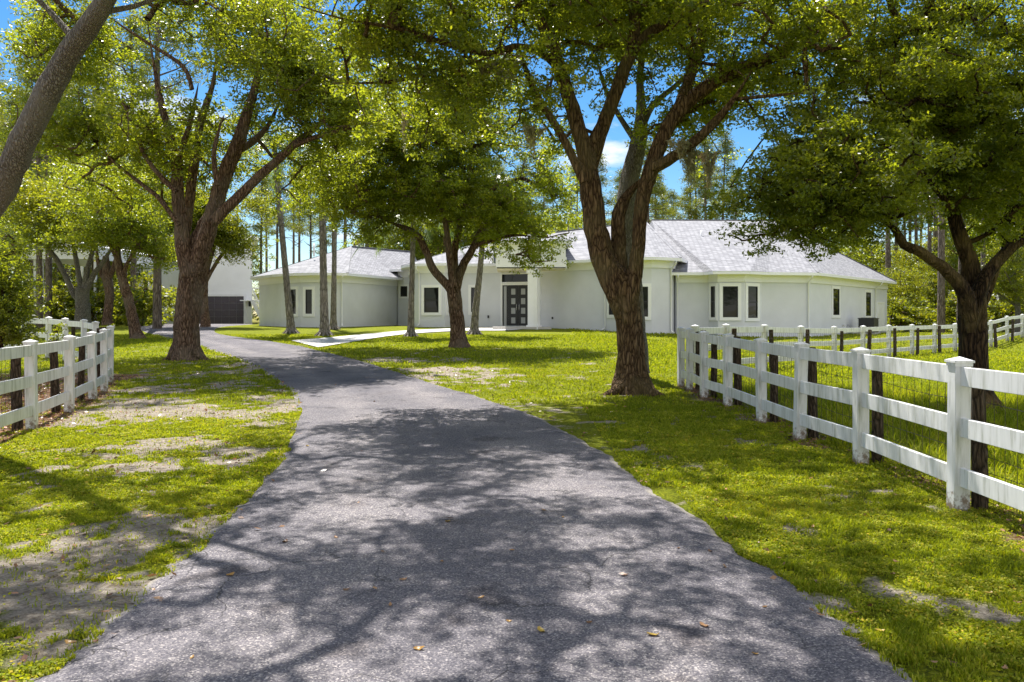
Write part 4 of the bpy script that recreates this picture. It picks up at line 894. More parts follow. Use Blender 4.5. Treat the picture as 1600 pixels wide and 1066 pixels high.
# --- palms on the lawn
def palm(px, py, toppx, toppy, w0, label, D=None):
    X, Y = P(px, py); D = Y; base = np.array([X, Y, G(X, Y)])
    r = empty('palm_tree', tuple(base), label, 'palm tree')
    mb_pts = [(px, py + 5, w0 * 1.9), (px, py - 2, w0 * 1.7), (px - (px - toppx) * .03, py - 14, w0 * 1.15), (px - (px - toppx) * .12, py - 40, w0), (px - (px - toppx) * .45, py - (py - toppy) * .45, w0 * .82), (toppx, toppy, w0 * .75)]
    c = catmull([[q[0] - base[0], q[1] - base[1], q[2] - base[2], q[3]] for q in limb(mb_pts, D)], .10)
    rs = np.random.RandomState(int(px)); rr = c[:, 3] * (1 + .05 * ((np.arange(len(c)) % 3) == 0))
    v, q = tube_np(c[:, :3], rr, 14, rs, 0, .02, 0)
    tm = new_mesh_np('trunk', v, q, smooth=True); tm.materials.append(M['palmbark']); link('trunk', tm, None, r)
    # ring of old frond stubs round the foot
    mb = MB()
    for i in range(13):
        a = i / 13 * 6.283; R_ = w0 * .98 * D / F
        mb.bar((math.cos(a) * R_ * .7, math.sin(a) * R_ * .7, .16), (math.cos(a) * R_ * 1.25, math.sin(a) * R_ * 1.25, -.02), .09, .07)
    mb.build('root_collar', M['palmbark'], r)
    top = c[-1, :3]; P0, V_, vr = [], [], []
    nfr = 16; vq = []; vs = []; kk = 0
    for i in range(nfr):
        a = i * 2.4; el = rs.uniform(.0, 1.1); ln = rs.uniform(2.0, 2.7)
        s = np.linspace(0, 1, 24); hor = np.stack([np.cos(a) * np.ones(24), np.sin(a) * np.ones(24)], 1)
        pts = np.zeros((24, 3)); pts[:, :2] = hor * (s * ln * math.cos(el * .6))[:, None]; pts[:, 2] = s * ln * math.sin(el) - 1.5 * s ** 2.2 * ln * .55
        pts += top; side = np.array([-math.sin(a), math.cos(a), 0])
        for j in range(1, 24):
            for sg in (-1, 1):
                L_ = .62 * math.sin(math.pi * (.12 + .86 * s[j])) + .08; tip = pts[j] + side * sg * L_ * .8 + np.array([0, 0, -.45 * L_]) + (pts[j] - pts[j - 1]) * 2
                w_ = (pts[j] - pts[j - 1]) * .45
                vs += [pts[j] - w_, pts[j] + w_, tip]; vq.append((kk, kk + 1, kk + 2)); kk += 3; vr += [rs.rand()] * 3
        for j in range(23):
            vs += [pts[j] - side * .02, pts[j] + side * .02, pts[j + 1]]; vq.append((kk, kk + 1, kk + 2)); kk += 3; vr += [.9] * 3
    cm = new_mesh_np('fronds', np.array(vs), None, np.array(vq), attrs={'var': np.array(vr)}); cm.materials.append(M['palmleaf']); link('fronds', cm, None, r)
palm(455, 521, 428, 225, 11, 'leftmost grey palm trunk, leaning, in front of the bay windows')
palm(507, 525, 502, 240, 13, 'stout palm trunk with skirted foot, nearer of the pair on the left lawn')
palm(521, 515, 524, 260, 9, 'thin palm trunk just behind the stout one on the left lawn')
palm(642, 526, 646, 335, 10, 'straight palm trunk beside the concrete walk left of the young oak')
palm(741, 523, 762, 290, 11, 'palm trunk leaning right between the young oak and the entrance')

# --- hanging moss
def moss(px, py, D, ln, w, seed, label):
    rs = np.random.RandomState(seed); a = A(px, py, D); vs, q, vr = [], [], []; k = 0
    for i in range(26):
        x0, y0 = rs.normal(size=2) * w; L_ = ln * rs.uniform(.3, 1.0) * math.exp(-(x0 * x0 + y0 * y0) / (4 * w * w)); th = rs.uniform(0, 6.28)
        pr = None; n_ = 9; v_ = rs.rand()
        dxy = np.array([math.cos(th), math.sin(th), 0])
        for j in range(n_ + 1):
            t_ = j / n_; c = np.array([x0 * (1 - .4 * t_), y0 * (1 - .4 * t_), -L_ * t_]) + rs.normal(size=3) * [.012, .012, 0]
            w_ = .014 * (1 - t_) ** .6 + .002
            vs += [c - dxy * w_, c + dxy * w_]; vr += [v_, v_]
            if j: q.append((k - 2, k - 1, k + 1, k))
            k += 2
        for j in range(30):
            t_ = rs.rand(); c = np.array([x0 * (1 - .4 * t_), y0 * (1 - .4 * t_), -L_ * t_]); e = rs.normal(size=3) * [.035, .035, .045]; f = rs.normal(size=3) * .005
            vs += [c - f, c + f, c + e + f, c + e - f]; q.append((k, k + 1, k + 2, k + 3)); k += 4; vr += [v_] * 4
    me = new_mesh_np('hanging_moss', np.array(vs), np.array(q), attrs={'var': np.array(vr)})
    o = link('hanging_moss', me, M['moss'], None, tuple(a)); tag(o, label, 'hanging moss', 'moss hanging from the oaks')
moss(783, 96, 14.6, .85, .10, 1, 'longest grey moss tuft hanging left of the forked trunk')
moss(800, 92, 14.7, .55, .08, 2, 'moss tuft beside the longest one left of the forked trunk')
moss(757, 100, 14.3, .45, .08, 3, 'small moss tuft leftmost of the three near the forked trunk')
moss(632, 178, 22.5, 1.2, .07, 4, 'thin pale moss strand hanging above the young oak')
moss(1078, 235, 15.2, .85, .12, 5, 'broad moss curtain hanging right of the forked trunk above the roof')
moss(1108, 240, 15.0, .8, .10, 6, 'moss tuft between the right limb and the dark crown')
moss(1062, 222, 14.9, .5, .09, 7, 'short moss tuft on the right limb of the forked oak')
moss(833, 200, 15.2, .6, .12, 8, 'pale moss tuft against foliage just left of the forked trunk')

# ------------------------------------------------------------------ buildings
def W2(px, D): return ((px - 800) / F * D, D)
def zpx(py, D): return H - (py - HY) / F * D
def offs(pts, d, closed=False):
    """offset polyline outward (to the viewer's side of a left-to-right line)"""
    n = len(pts); out = []
    for i in range(n):
        a = pts[i - 1] if (closed or i > 0) else None; c = pts[(i + 1) % n] if (closed or i < n - 1) else None; p = pts[i]
        ns = []
        for u, v in ((a, p), (p, c)):
            if u is None or v is None: continue
            dx, dy = v[0] - u[0], v[1] - u[1]; L = math.hypot(dx, dy); ns.append((dy / L, -dx / L))
        if len(ns) == 1: m_ = ns[0]; k = 1
        else:
            m_ = (ns[0][0] + ns[1][0], ns[0][1] + ns[1][1]); L = math.hypot(*m_) or 1; m_ = (m_[0] / L, m_[1] / L)
            k = min(2.0, 1 / max(.35, m_[0] * ns[0][0] + m_[1] * ns[0][1]))
        out.append((p[0] + m_[0] * d * k, p[1] + m_[1] * d * k))
    return out
def hitwall(px, a, b):
    k = (px - 800) / F
    # (a.x + t dx) = k (a.y + t dy)
    dx, dy = b[0] - a[0], b[1] - a[1]; t = (k * a[1] - a[0]) / (dx - k * dy)
    return (a[0] + t * dx, a[1] + t * dy)
def local_root(a, b, px0, px1, py0, py1):
    p, q = hitwall(px0, a, b), hitwall(px1, a, b); w = math.hypot(q[0] - p[0], q[1] - p[1]); D = (p[1] + q[1]) / 2
    z1, z0 = zpx(py0, D), zpx(py1, D); ang = math.atan2(q[1] - p[1], q[0] - p[0])
    return ((p[0] + q[0]) / 2, (p[1] + q[1]) / 2, z0), ang, w, z1 - z0
def frame(w, h, t, y0, y1, z0=0):
    mb = MB(); yc = (y0 + y1) / 2; d = abs(y1 - y0)
    mb.box((-w / 2 + t / 2, yc, z0 + h / 2), (t, d, h)); mb.box((w / 2 - t / 2, yc, z0 + h / 2), (t, d, h))
    mb.box((0, yc, z0 + t / 2), (w - 2 * t, d, t)); mb.box((0, yc, z0 + h - t / 2), (w - 2 * t, d, t))
    return mb
def window(parent, a, b, px0, px1, py0, py1, split=True, trim=None, grid=0, label=None):
    loc, ang, w, h = local_root(a, b, px0, px1, py0, py1)
    T = trim if trim else min(.17, w * .25)
    f = frame(w, h, T, -.055, .01).build('window', M['trim'], parent, loc); f.rotation_euler = (0, 0, ang)
    iw, ih = w - 2 * T, h - 2 * T
    s = frame(iw, ih, .05, -.035, .01, T)
    if split: s.box((0, -.014, T + ih * .5), (iw - .1, .032, .05))
    if grid:
        s = frame(iw, ih, .05, -.035, .01, T); s.box((0, -.014, T + ih * .5), (iw - .1, .032, .06))
        for i in range(1, 3): s.box((-iw / 2 + iw * i / 3, -.012, T + ih / 2), (.03, .02, ih - .1))
        for zf in (.25, .75): s.box((0, -.010, T + ih * zf), (iw - .1, .018, .03))
    s.build('sash', M['trim'] if grid else M['black'], f)
    g = MB(); g.box((0, .0, T + ih / 2), (iw - .1, .012, ih - .1)); g.build('pane', M['glass'], f)
    return f
def ring(pts, d0, d1, z0, z1, closed=False):
    """band following a wall line between outward offsets d0..d1"""
    A_, B_ = offs(pts, d0, closed), offs(pts, d1, closed); mb = MB(); n = len(pts)
    for i in range(n if closed else n - 1):
        j = (i + 1) % n; k = len(mb.v)
        for z in (z0, z1): mb.v += [(*A_[i], z), (*A_[j], z), (*B_[j], z), (*B_[i], z)]
        mb.f += [(k, k + 1, k + 2, k + 3), (k + 4, k + 7, k + 6, k + 5), (k, k + 4, k + 5, k + 1), (k + 2, k + 6, k + 7, k + 3), (k, k + 3, k + 7, k + 4), (k + 1, k + 5, k + 6, k + 2)]
    return mb
def hiproof(pts, ze, ra, rb_, over=.5, thick=.06):
    E = offs(pts, over, True); mb = MB(); n = len(E); R = (ra, rb_)
    asg = [0 if math.hypot(p[0] - ra[0], p[1] - ra[1]) < math.hypot(p[0] - rb_[0], p[1] - rb_[1]) else 1 for p in E]
    for i in range(n):
        j = (i + 1) % n; p, q = (*E[i], ze), (*E[j], ze)
        if asg[i] == asg[j]: mb.poly([p, q, R[asg[i]]])
        else: mb.poly([p, q, R[asg[j]]]); mb.poly([p, R[asg[j]], R[asg[i]]])
    return mb
def section(root, pts, nfront, ze, ra, rb_, wallmat, hips=(), frieze=.42, over=.5, roofthick=.0):
    """closed footprint; the first nfront points are the visible front"""
    w = MB(); w.prism(pts, -.6, ze - .02, top=True); w.build('wall', wallmat, root)
    fr = pts[:nfront]
    ring(fr, .0, .045, ze - frieze, ze - .03).build('frieze', M['trim'], root)
    ring(fr, .046, .075, ze - frieze - .05, ze - frieze + .03).build('moulding', M['trim'], root)
    ring(pts, .05, over - .12, ze - .05, ze - .01, True).build('soffit', M['trim'], root)
    ring(pts, over - .12, over + .03, ze - .10, ze + .05, True).build('gutter', M['trim'], root)
    rf = hiproof(pts, ze + .055, ra, rb_, over).build('roof', M['shingle'], root)
    # ridge and hip caps
    cap = MB(); E = offs(pts, over, True)
    cap.bar((ra[0], ra[1], ra[2] + .02), (rb_[0], rb_[1], rb_[2] + .02), .22, .04)
    for p in [E[i] for i in hips]:
        r = ra if math.hypot(p[0] - ra[0], p[1] - ra[1]) < math.hypot(p[0] - rb_[0], p[1] - rb_[1]) else rb_
        cap.bar((p[0], p[1], ze + .08), (r[0], r[1], r[2] + .02), .13, .03)
    cap.build('ridge_cap', M['shingle'], rf)
def downspout(root, a, b, px, ztop, inset=.04):
    p = hitwall(px, a, b); dx, dy = b[0] - a[0], b[1] - a[1]; L = math.hypot(dx, dy); nx_, ny_ = dy / L, -dx / L
    g0 = G(*p); mb = MB(); q = lambda o, z: (p[0] + nx_ * o, p[1] + ny_ * o, z)
    mb.tube([q(.50, ztop - .08), q(.42, ztop - .22), q(.08, ztop - .45), q(.08, g0 + .25), q(.12, g0 + .14), q(.32, g0 + .06)], .042, 8)
    mb.build('downspout', M['trim'], root, smooth=True)

cx, cy = W2(800, 50)
house = empty('house', (0, 46, G(0, 46)), 'long single-storey pale grey house with grey shingle hip roofs behind the lawn', 'house')
house.location = (0, 0, 0)
LW = [W2(405, 51.5), W2(439, 48.2), W2(470, 46.9), W2(500, 46.5), W2(535, 46.9), W2(622, 52.8), (-7.0, 62), (-17, 62)]
section(house, LW, 6, 4.08, (A(546, 385, 53)[0], 53.5, 6.3), (-7.2, 58, 6.3), M['stucco'], (0, 4))
window(house, LW[1], LW[2], 447, 466, 448, 495); window(house, LW[2], LW[3], 474, 492, 448, 495)
downspout(house, LW[3], LW[4], 534, 4.08)
CB = [W2(622, 52.6), W2(640, 52.2), W2(640, 49.0), W2(654, 47.2), W2(695, 46.6), W2(716, 47.4), W2(782, 46.9), W2(828, 46.3), W2(945, 43.2), W2(975, 41.9), W2(1018, 41.9), W2(1050, 42.6), (9.7, 45.6), (9.7, 60), (-7.4, 60)]
section(house, CB, 13, 4.64, (-1.5, 52.5, 6.6), (A(1012, 345, 49.5)[0], 50.5, 7.6), M['stucco'], (2, 9, 11))
window(house, CB[0], CB[1], 624, 639.5, 444.5, 466.5, split=False, trim=.12)
window(house, CB[3], CB[4], 659, 690, 445, 493); window(house, CB[4], CB[5], 696.5, 711, 445, 493); window(house, CB[5], CB[6], 732, 749, 445, 492)
window(house, CB[9], CB[10], 987, 1017.5, 443, 500)
window(house, CB[8], CB[9], 949, 968, 443, 497)
downspout(house, CB[3], CB[4], 656, 4.6); downspout(house, CB[10], CB[11], 1047, 4.6); downspout(house, CB[8], CB[9], 947, 4.6)
# entrance: door set, transom, portico
a, b_ = CB[6], CB[7]
loc, ang, w, h = local_root(a, b_, 783, 829, 443, 512)
fr = frame(w, h, .10, -.08, .01).build('door_frame', M['trim'], house, loc); fr.rotation_euler = (0, 0, ang)
iw, ih = w - .2, h - .14
dl = iw * .20; pw = (iw - dl) / 2
sdl = frame(dl - .02, ih, .06, -.04, .01, .04); so_ = sdl.build('sidelight', M['black'], house, loc); so_.rotation_euler = (0, 0, ang)
dirv = Vector((math.cos(ang), math.sin(ang), 0))
so_.location = Vector(loc) + dirv * (-iw / 2 + dl / 2)
g = MB(); g.box((0, -.01, ih / 2 + .04), (dl - .14, .012, ih - .12)); g.build('pane', M['curtain'], so_)
for k in range(2):
    c_ = Vector(loc) + dirv * (-iw / 2 + dl + pw * (k + .5))
    d_ = MB(); x0 = pw / 2 - .01; gw = pw * .42; gx0 = -gw / 2 + (.02 if k == 0 else -.02)
    hs = [.10 + i * (ih - .2) / 4 for i in range(5)]; gh = (ih - .2) / 4 * .62
    # stiles and rails around four square lights
    d_.box(((-x0 + gx0) / 2, -.02, .04 + ih / 2), (gx0 + x0, .05, ih)); d_.box(((x0 + gx0 + gw) / 2, -.02, .04 + ih / 2), (x0 - gx0 - gw, .05, ih))
    zb = .04; gl = MB()
    for i in range(4):
        zc = .04 + hs[i] + (ih - .2) / 8; d_.box((gx0 + gw / 2, -.02, (zb + zc - gh / 2) / 2), (gw, .05, zc - gh / 2 - zb)); zb = zc + gh / 2
        gl.box((gx0 + gw / 2, -.015, zc), (gw, .012, gh))
    d_.box((gx0 + gw / 2, -.02, (zb + .04 + ih) / 2), (gw, .05, .04 + ih - zb))
    do = d_.build('door', M['black'], house, tuple(c_)); do.rotation_euler = (0, 0, ang); gl.build('pane', M['curtain'], do)
    hn = MB(); hx = (x0 - .07) if k == 0 else (-x0 + .07); hn.tube([(hx, -.05, .95), (hx, -.10, 1.0), (hx, -.10, 1.35), (hx, -.05, 1.4)], .014, 8); hn.build('handle', M['alu'], do, smooth=True)
loc2, ang2, w2, h2 = local_root(a, b_, 783, 829, 427, 443)
t_ = frame(w2, h2, .07, -.08, .01).build('transom_window', M['trim'], house, (loc2[0], loc2[1], loc2[2] + .01)); t_.rotation_euler = (0, 0, ang2)
g = MB(); g.box((0, -.02, h2 / 2), (w2 - .15, .02, h2 - .15)); g.build('pane', M['glass'], t_)
g = MB(); g.box((-w2 * .12, -.036, h2 / 2), (.03, .02, h2 - .15)); g.build('sash', M['black'], t_)
# portico
pf = 43.5
pl, pr = W2(776, pf), W2(884, pf)
zh = 4.18
mb = MB(); mb.box(((pl[0] + pr[0]) / 2, pf + 1.8, zh + .06), (pr[0] - pl[0], 3.6, .10)); mb.build('porch_ceiling', plain('cream_soffit', (.72, .66, .45), .7), house)
mb = MB(); mb.box(((pl[0] + pr[0]) / 2, pf + .15, zh + .35), (pr[0] - pl[0] + .1, .30, .62)); mb.build('porch_beam', M['trim'], house)
mb = MB(); mb.box(((pl[0] + pr[0]) / 2, pf + 1.9, zh + 1.05), (pr[0] - pl[0], 3.8, .80)); mb.build('porch_parapet', M['stucco_white'], house)
por = [(pl[0], pf), (pr[0], pf), (pr[0], pf + 5), (pl[0], pf + 5)]
ring(por, .0, .32, zh + 1.38, zh + 1.50, True).build('porch_cornice', M['trim'], house)
hiproof(por, zh + 1.505, ((pl[0] + pr[0]) / 2, pf + 3.0, zh + 2.2), ((pl[0] + pr[0]) / 2, pf + 5, zh + 2.25), .38).build('porch_roof', M['shingle'], house)
for (p0, p1, dd, w_) in ((825, 844, 43.6, 0), (880.5, 890, 45.0, 0)):
    X0, X1 = W2(p0, dd)[0], W2(p1, dd)[0]; wq = (X1 - X0) / 1.22; c0 = ((X0 + X1) / 2, dd + .2)
    g0 = G(*c0); mb = MB()
    mb.box((*c0, (g0 - .2 + zh) / 2 + .04), (wq, wq, zh - g0 + .25), -.35); mb.box((*c0, g0 + .10), (wq + .12, wq + .12, .24), -.35); mb.box((*c0, zh - .10), (wq + .12, wq + .12, .2), -.35)
    mb.build('column', M['trim'], house)
mb = MB(); mb.box((W2(815, 44.9)[0], 44.9, G(.2, 45) + .03), (3.2, 3.0, .12)); mb.build('porch_slab', M['concrete'], house)
mb = MB(); p_ = hitwall(763, CB[5], CB[6]); mb.box((p_[0], p_[1] - .04, zpx(495, p_[1])), (.10, .06, .16)); mb.build('outlet_box', M['black'], house)
mb = MB(); p_ = hitwall(863, CB[7], CB[8]); mb.box((p_[0], p_[1] - .05, zpx(497, p_[1])), (.08, .05, .12), -.6); mb.build('outlet_box', M['black'], house)
# right wing
RW = [W2(1056, 43.0), W2(1107, 42.8), W2(1122, 41.9), W2(1163, 41.85), W2(1190, 42.7), W2(1266, 43.2), W2(1386, 54), (21, 64), (8.8, 64)]
section(house, RW, 7, 3.90, (9.2, 52.6, 7.95), (A(1215, 343, 52)[0], 52.8, 7.95), M['stucco'], (5, 6))
window(house, RW[1], RW[2], 1109, 1121.3, 442.5, 501); window(house, RW[2], RW[3], 1124, 1158, 442.5, 501); window(house, RW[3], RW[4], 1164.5, 1186, 442.5, 502)
window(house, RW[5], RW[6], 1299, 1312, 447, 497, trim=.17); window(house, RW[5], RW[6], 1350.5, 1361, 453, 498, trim=.17)
downspout(house, RW[4], RW[5], 1262, 3.9); downspout(house, RW[5], RW[6], 1366, 3.9)
downspout(house, RW[0], RW[1], 1058.5, 3.9)
loc, ang, w, h = local_root(RW[5], RW[6], 1369.5, 1381, 472, 516)
f = frame(w, h, .10, -.05, .01).build('door_frame', M['trim'], house, loc); f.rotation_euler = (0, 0, ang)
mb = MB(); mb.box((0, 0, h / 2), (w - .2, .04, h - .2)); mb.box((0, -.03, h * .72), (w * .5, .02, h * .3)); mb.box((0, -.03, h * .3), (w * .5, .02, h * .3)); d = mb.build('door', M['trim'], f)
for pxx, pyy in ((1317, 508), (1324, 508)):
    mb = MB(); p_ = hitwall(pxx, RW[5], RW[6]); mb.tube([(p_[0], p_[1] - .02, zpx(pyy, p_[1])), (p_[0] + .05, p_[1] - .16, zpx(pyy, p_[1])), (p_[0] + .05, p_[1] - .16, zpx(pyy, p_[1]) - .1)], .03, 6); mb.build('hose_tap', M['alu'], house)
# small hip over the bay windows, left wing and right wing
def bayroof(pts, z, apex):
    E = offs(pts, .52); mb = MB()
    for i in range(len(E) - 1): mb.poly([(*E[i], z), (*E[i + 1], z), apex])
    mb.build('bay_roof', M['shingle'], house)
bayroof([RW[1], RW[2], RW[3], RW[4]], 3.965, (A(1162, 404, 45.5)[0], 46.6, 5.55))

for vx, vy in ((11.5, 48.6), (15.2, 49.5), (-12.5, 50.5)):
    zr = 4.0 + .40 * (vy - (42.5 if vx > 0 else 46)) ; mb = MB(); mb.tube([(vx, vy, zr - .4), (vx, vy, zr + .42)], .055, 8); mb.build('vent_pipe', M['stucco_white'], house, smooth=True)
# air conditioner beside the right wing
X, Y = A(1357, 515, 47.5)[0], 47.5
ac = empty('air_conditioner', (X, Y, G(X, Y)), 'dark grey louvred air conditioning unit beside the right end wall of the house', 'air conditioner', rz=.85)
mb = MB(); mb.box((0, 0, .06), (1.05, 1.05, .12)); mb.build('base', M['concrete'], ac)
mb = MB(); mb.box((0, 0, .53), (.86, .86, .80))
for i in range(14):
    for sx_, sy_ in ((0, -1), (0, 1), (1, 0), (-1, 0)): mb.box((sx_ * .45, sy_ * .45, .18 + i * .054), (.90 if sx_ == 0 else .03, .90 if sy_ == 0 else .03, .018))
mb.build('casing', M['acmetal'], ac)
mb = MB(); mb.box((0, 0, .955), (.94, .94, .05))
for i in range(12): mb.bar((0, 0, .99), (math.cos(i * .5236) * .40, math.sin(i * .5236) * .40, .99), .012, .012)
mb.tube([(math.cos(i * .3927) * .40, math.sin(i * .3927) * .40, .99) for i in range(17)], .010, 5); mb.build('fan_grille', M['acmetal'], ac)

# garage building
gar = empty('garage_building', (-24, 66, 1.0), 'two-storey grey garage building, paler in front, with a wide charcoal door, far left', 'garage'); gar.location = (0, 0, 0)
GA = [W2(204, 74), W2(283, 66), W2(393, 66), (-25.3, 77), (-34, 84)]
zg = 1.0; ztop = 7.9
mb = MB(); mb.poly([(*GA[0], .5), (*GA[1], .5), (*GA[1], ztop), (*GA[0], ztop)]); mb.poly([(*GA[3], .5), (*GA[4], .5), (*GA[4], ztop), (*GA[3], ztop)]); mb.poly([(*GA[4], .5), (*GA[0], .5), (*GA[0], ztop), (*GA[4], ztop)])
mb.poly([(*GA[2], .5), (*GA[3], .5), (*GA[3], ztop), (*GA[2], ztop)]); mb.build('wall', M['stucco'], gar)
mb = MB(); mb.box(((GA[1][0] + GA[2][0]) / 2, 66.1, (.5 + ztop) / 2), (GA[2][0] - GA[1][0], .2, ztop - .5)); mb.build('front_wall', M['stucco_white'], gar)  # front wall set in a paler stucco than the other walls
ring(GA[:3], .0, .05, ztop - .5, ztop - .02).build('frieze', M['trim'], gar)
ring(GA, .0, .55, ztop, ztop + .16, True).build('gutter', M['trim'], gar)
hiproof(GA, ztop + .165, (-29, 73, 9.8), (-27.5, 75, 9.8), .57).build('roof', M['shingle'], gar)
window(gar, GA[0], GA[1], 211, 225, 399, 436, grid=1, trim=.14); window(gar, GA[0], GA[1], 211, 224.5, 459.5, 492, grid=1, trim=.14)
loc, ang, w, h = local_root(GA[1], GA[2], 289, 381, 463, 506)
f = MB(); f.box((0, -.03, h + .10), (w + .5, .08, .22)); f.box((-w / 2 - .13, -.03, h / 2), (.24, .08, h)); f.box((w / 2 + .13, -.03, h / 2), (.24, .08, h)); f = f.build('door_frame', M['trim'], gar, loc)
mb = MB(); 
for i in range(4):
    for j in range(8):
        mb.box((-w / 2 + (j + .5) * w / 8, -.015, (i + .5) * h / 4), (w / 8 - .012, .012, h / 4 - .012))
mb.box((0, .02, h / 2), (w, .03, h)); mb.build('garage_door', M['garagedoor'], f)
p_ = W2(390.5, 65.9); mb = MB(); mb.box((p_[0], 65.86, zpx(475, 65.9)), (.16, .12, .42)); mb.box((p_[0], 65.84, zpx(475, 65.9) + .24), (.22, .20, .06)); mb.build('wall_lamp', M['black'], gar)
# outside stair with white railing
st = MB(); x0, x1 = W2(394, 64.8)[0], W2(413, 64.8)[0]; nst = 9; z0 = G(x1, 64.8); z1 = zpx(470, 64.8)
for i in range(nst):
    t_ = i / (nst - 1); st.box((x0 + (x1 - x0) * t_, 65.3, z1 + (z0 - z1) * t_), (.30, 1.1, .05))
st.bar((x0, 64.78, z1), (x1, 64.78, z0), .05, .28); st.box((x0 - .5, 65.6, z1 + .02), (1.0, 1.6, .08)); st = st.build('stair', M['trim'], gar)
rl_ = MB(); rl_.bar((x0, 64.72, z1 + 1.0), (x1, 64.72, z0 + 1.0), .06, .09)
for i in range(11):
    t_ = i / 10; X_ = x0 + (x1 - x0) * t_; Z_ = z1 + (z0 - z1) * t_; rl_.box((X_, 64.72, Z_ + .5), (.045, .045, 1.0))
rl_.bar((x0 - 1, 64.72, zpx(450.5, 64.8)), (x0 + 1, 64.72, zpx(450.5, 64.8)), .08, .09); rl_.build('railing', M['trim'], st)
u = MB(); u.box((GA[0][0] + 1.9, 71.5, zpx(489, 72)), (.8, .55, .5), -.78); 
wu = empty('window_air_conditioner', (hitwall(218, GA[0], GA[1])[0] - .35, hitwall(218, GA[0], GA[1])[1] - .30, zpx(494, 72.5)), 'small grey air conditioner hanging in the lower window of the garage', 'air conditioner', rz=-.78)
mb = MB(); mb.box((0, 0, .22), (.66, .55, .44)); mb.build('casing', M['stucco'], wu)
mb = MB()
for i in range(6): mb.box((0, -.285, .07 + i * .06), (.56, .03, .025))
mb.build('grille', M['acmetal'], wu)

# carport canopy far left
cp = empty('carport', (-31, 56, G(-31, 56)), 'tall white carport roof on thin white posts behind the far left trees', 'carport')
def cl(p): return (p[0] + 31, p[1] - 56, p[2] - G(-31, 56))
x0, x1 = W2(33, 54)[0], W2(152, 54)[0]; zt, zb = zpx(386, 54), zpx(405, 54)
mb = MB(); mb.box(cl(((x0 + x1) / 2, 54, (zt + zb) / 2)), (x1 - x0, .08, zt - zb)); mb.box(cl((x0, 59, (zt + zb) / 2)), (.08, 9.9, zt - zb)); mb.box(cl((x1, 59, (zt + zb) / 2)), (.08, 9.9, zt - zb)); mb.build('fascia', M['trim'], cp)
mb = MB(); k = [cl((x0 - .1, 53.9, zt)), cl((x1 + .1, 53.9, zt)), cl((x1 + .1, 64.1, zt)), cl((x0 - .1, 64.1, zt))]; r0_, r1_ = cl(((x0 + x1) / 2, 53.9, zt + .6)), cl(((x0 + x1) / 2, 64.1, zt + .6))
mb.poly([k[0], r0_, r1_, k[3]]); mb.poly([k[1], k[2], r1_, r0_]); mb.poly([k[0], k[1], r0_]); mb.poly([k[3], r1_, k[2]]); mb.build('roof', M['trim'], cp)
for px in (55, 66, 149):
    X = W2(px, 54.2)[0]; g0 = G(X, 54.2); mb = MB(); mb.box(cl((X, 54.2, (g0 + zt) / 2 - .1)), (.15, .15, zt - g0)); mb.build('post', M['trim'], cp)
for px in (60, 128):
    X = W2(px, 63)[0] ; g0 = G(X, 63); mb = MB(); mb.box(cl((X, 63, (g0 + zt) / 2 - .1)), (.15, .15, zt - g0)); mb.build('post', M['trim'], cp)
# distant wooden gate at the right
gx_, gy_ = A(1410, 500, 56)[:2]
wg = empty('wooden_gate', (gx_, gy_, G(gx_, gy_)), 'weathered grey wooden gate beyond the right end of the house', 'gate')
mb = MB()
for i in range(4): mb.box((0, 0, .3 + i * .3), (1.5, .04, .12))
mb.bar((-.7, -.03, .3), (.7, -.03, 1.2), .03, .09); mb.build('gate_boards', M['postwood'], wg)
for s in (-1, 1): mb = MB(); mb.box((s * .8, 0, .65), (.13, .13, 1.4)); mb.build('post', M['postwood'], wg)

# ------------------------------------------------------------------ white vinyl fences with wire fences behind
PH, PW = 1.26, .130
pm = MB(); pm.box((0, 0, (PH - .6) / 2 + .15 - .0), (PW, PW, PH - .3 + .6 - .0)); 
def post_mesh():
    mb = MB(); mb.box((0, 0, (PH - .05 - .3) / 2), (PW, PW, PH - .05 + .3)); me = mb.mesh('post'); me.materials.append(M['vinyl']); return me
def cap_mesh():
    mb = MB(); w1 = PW / 2 + .011; w0 = PW / 2 + .006; k = 0
    mb.box((0, 0, PH - .055), (w1 * 2 - .008, w1 * 2 - .008, .03)); mb.box((0, 0, PH - .032), (w1 * 2 + .012, w1 * 2 + .012, .018))
    z = PH - .022; q = [(-w1, -w1, z), (w1, -w1, z), (w1, w1, z), (-w1, w1, z)]; ap = (0, 0, PH + .008)
    for i in range(4): mb.poly([q[i], q[(i + 1) % 4], ap])
    me = mb.mesh('cap'); me.materials.append(M['vinyl']); return me
POSTM, CAPM = post_mesh(), cap_mesh()
RZ = (.275, .695, 1.115); RHH = .155
def woodpost_mesh(seed):
    rs = np.random.RandomState(seed); h_ = 1.17
    c = np.array([[0, 0, -.2], [0.004, 0, .3], [-.005, .004, .8], [0, 0, h_]]); c = catmull(np.c_[c, [.066, .064, .06, .058]], .08)
    v, q = tube_np(c[:, :3], c[:, 3], 12, rs, 0, .05, 0); n = len(v); v = np.vstack([v, c[-1, :3] + [0, 0, .004]])
    t = np.array([(n - 12 + j, n - 12 + (j + 1) % 12, n) for j in range(12)])
    me = new_mesh_np('post', v, q, t, smooth=False); me.materials.append(M['postwood']); return me
WPM = [woodpost_mesh(s) for s in (1, 2, 3)]
rf_ = random.Random(9)
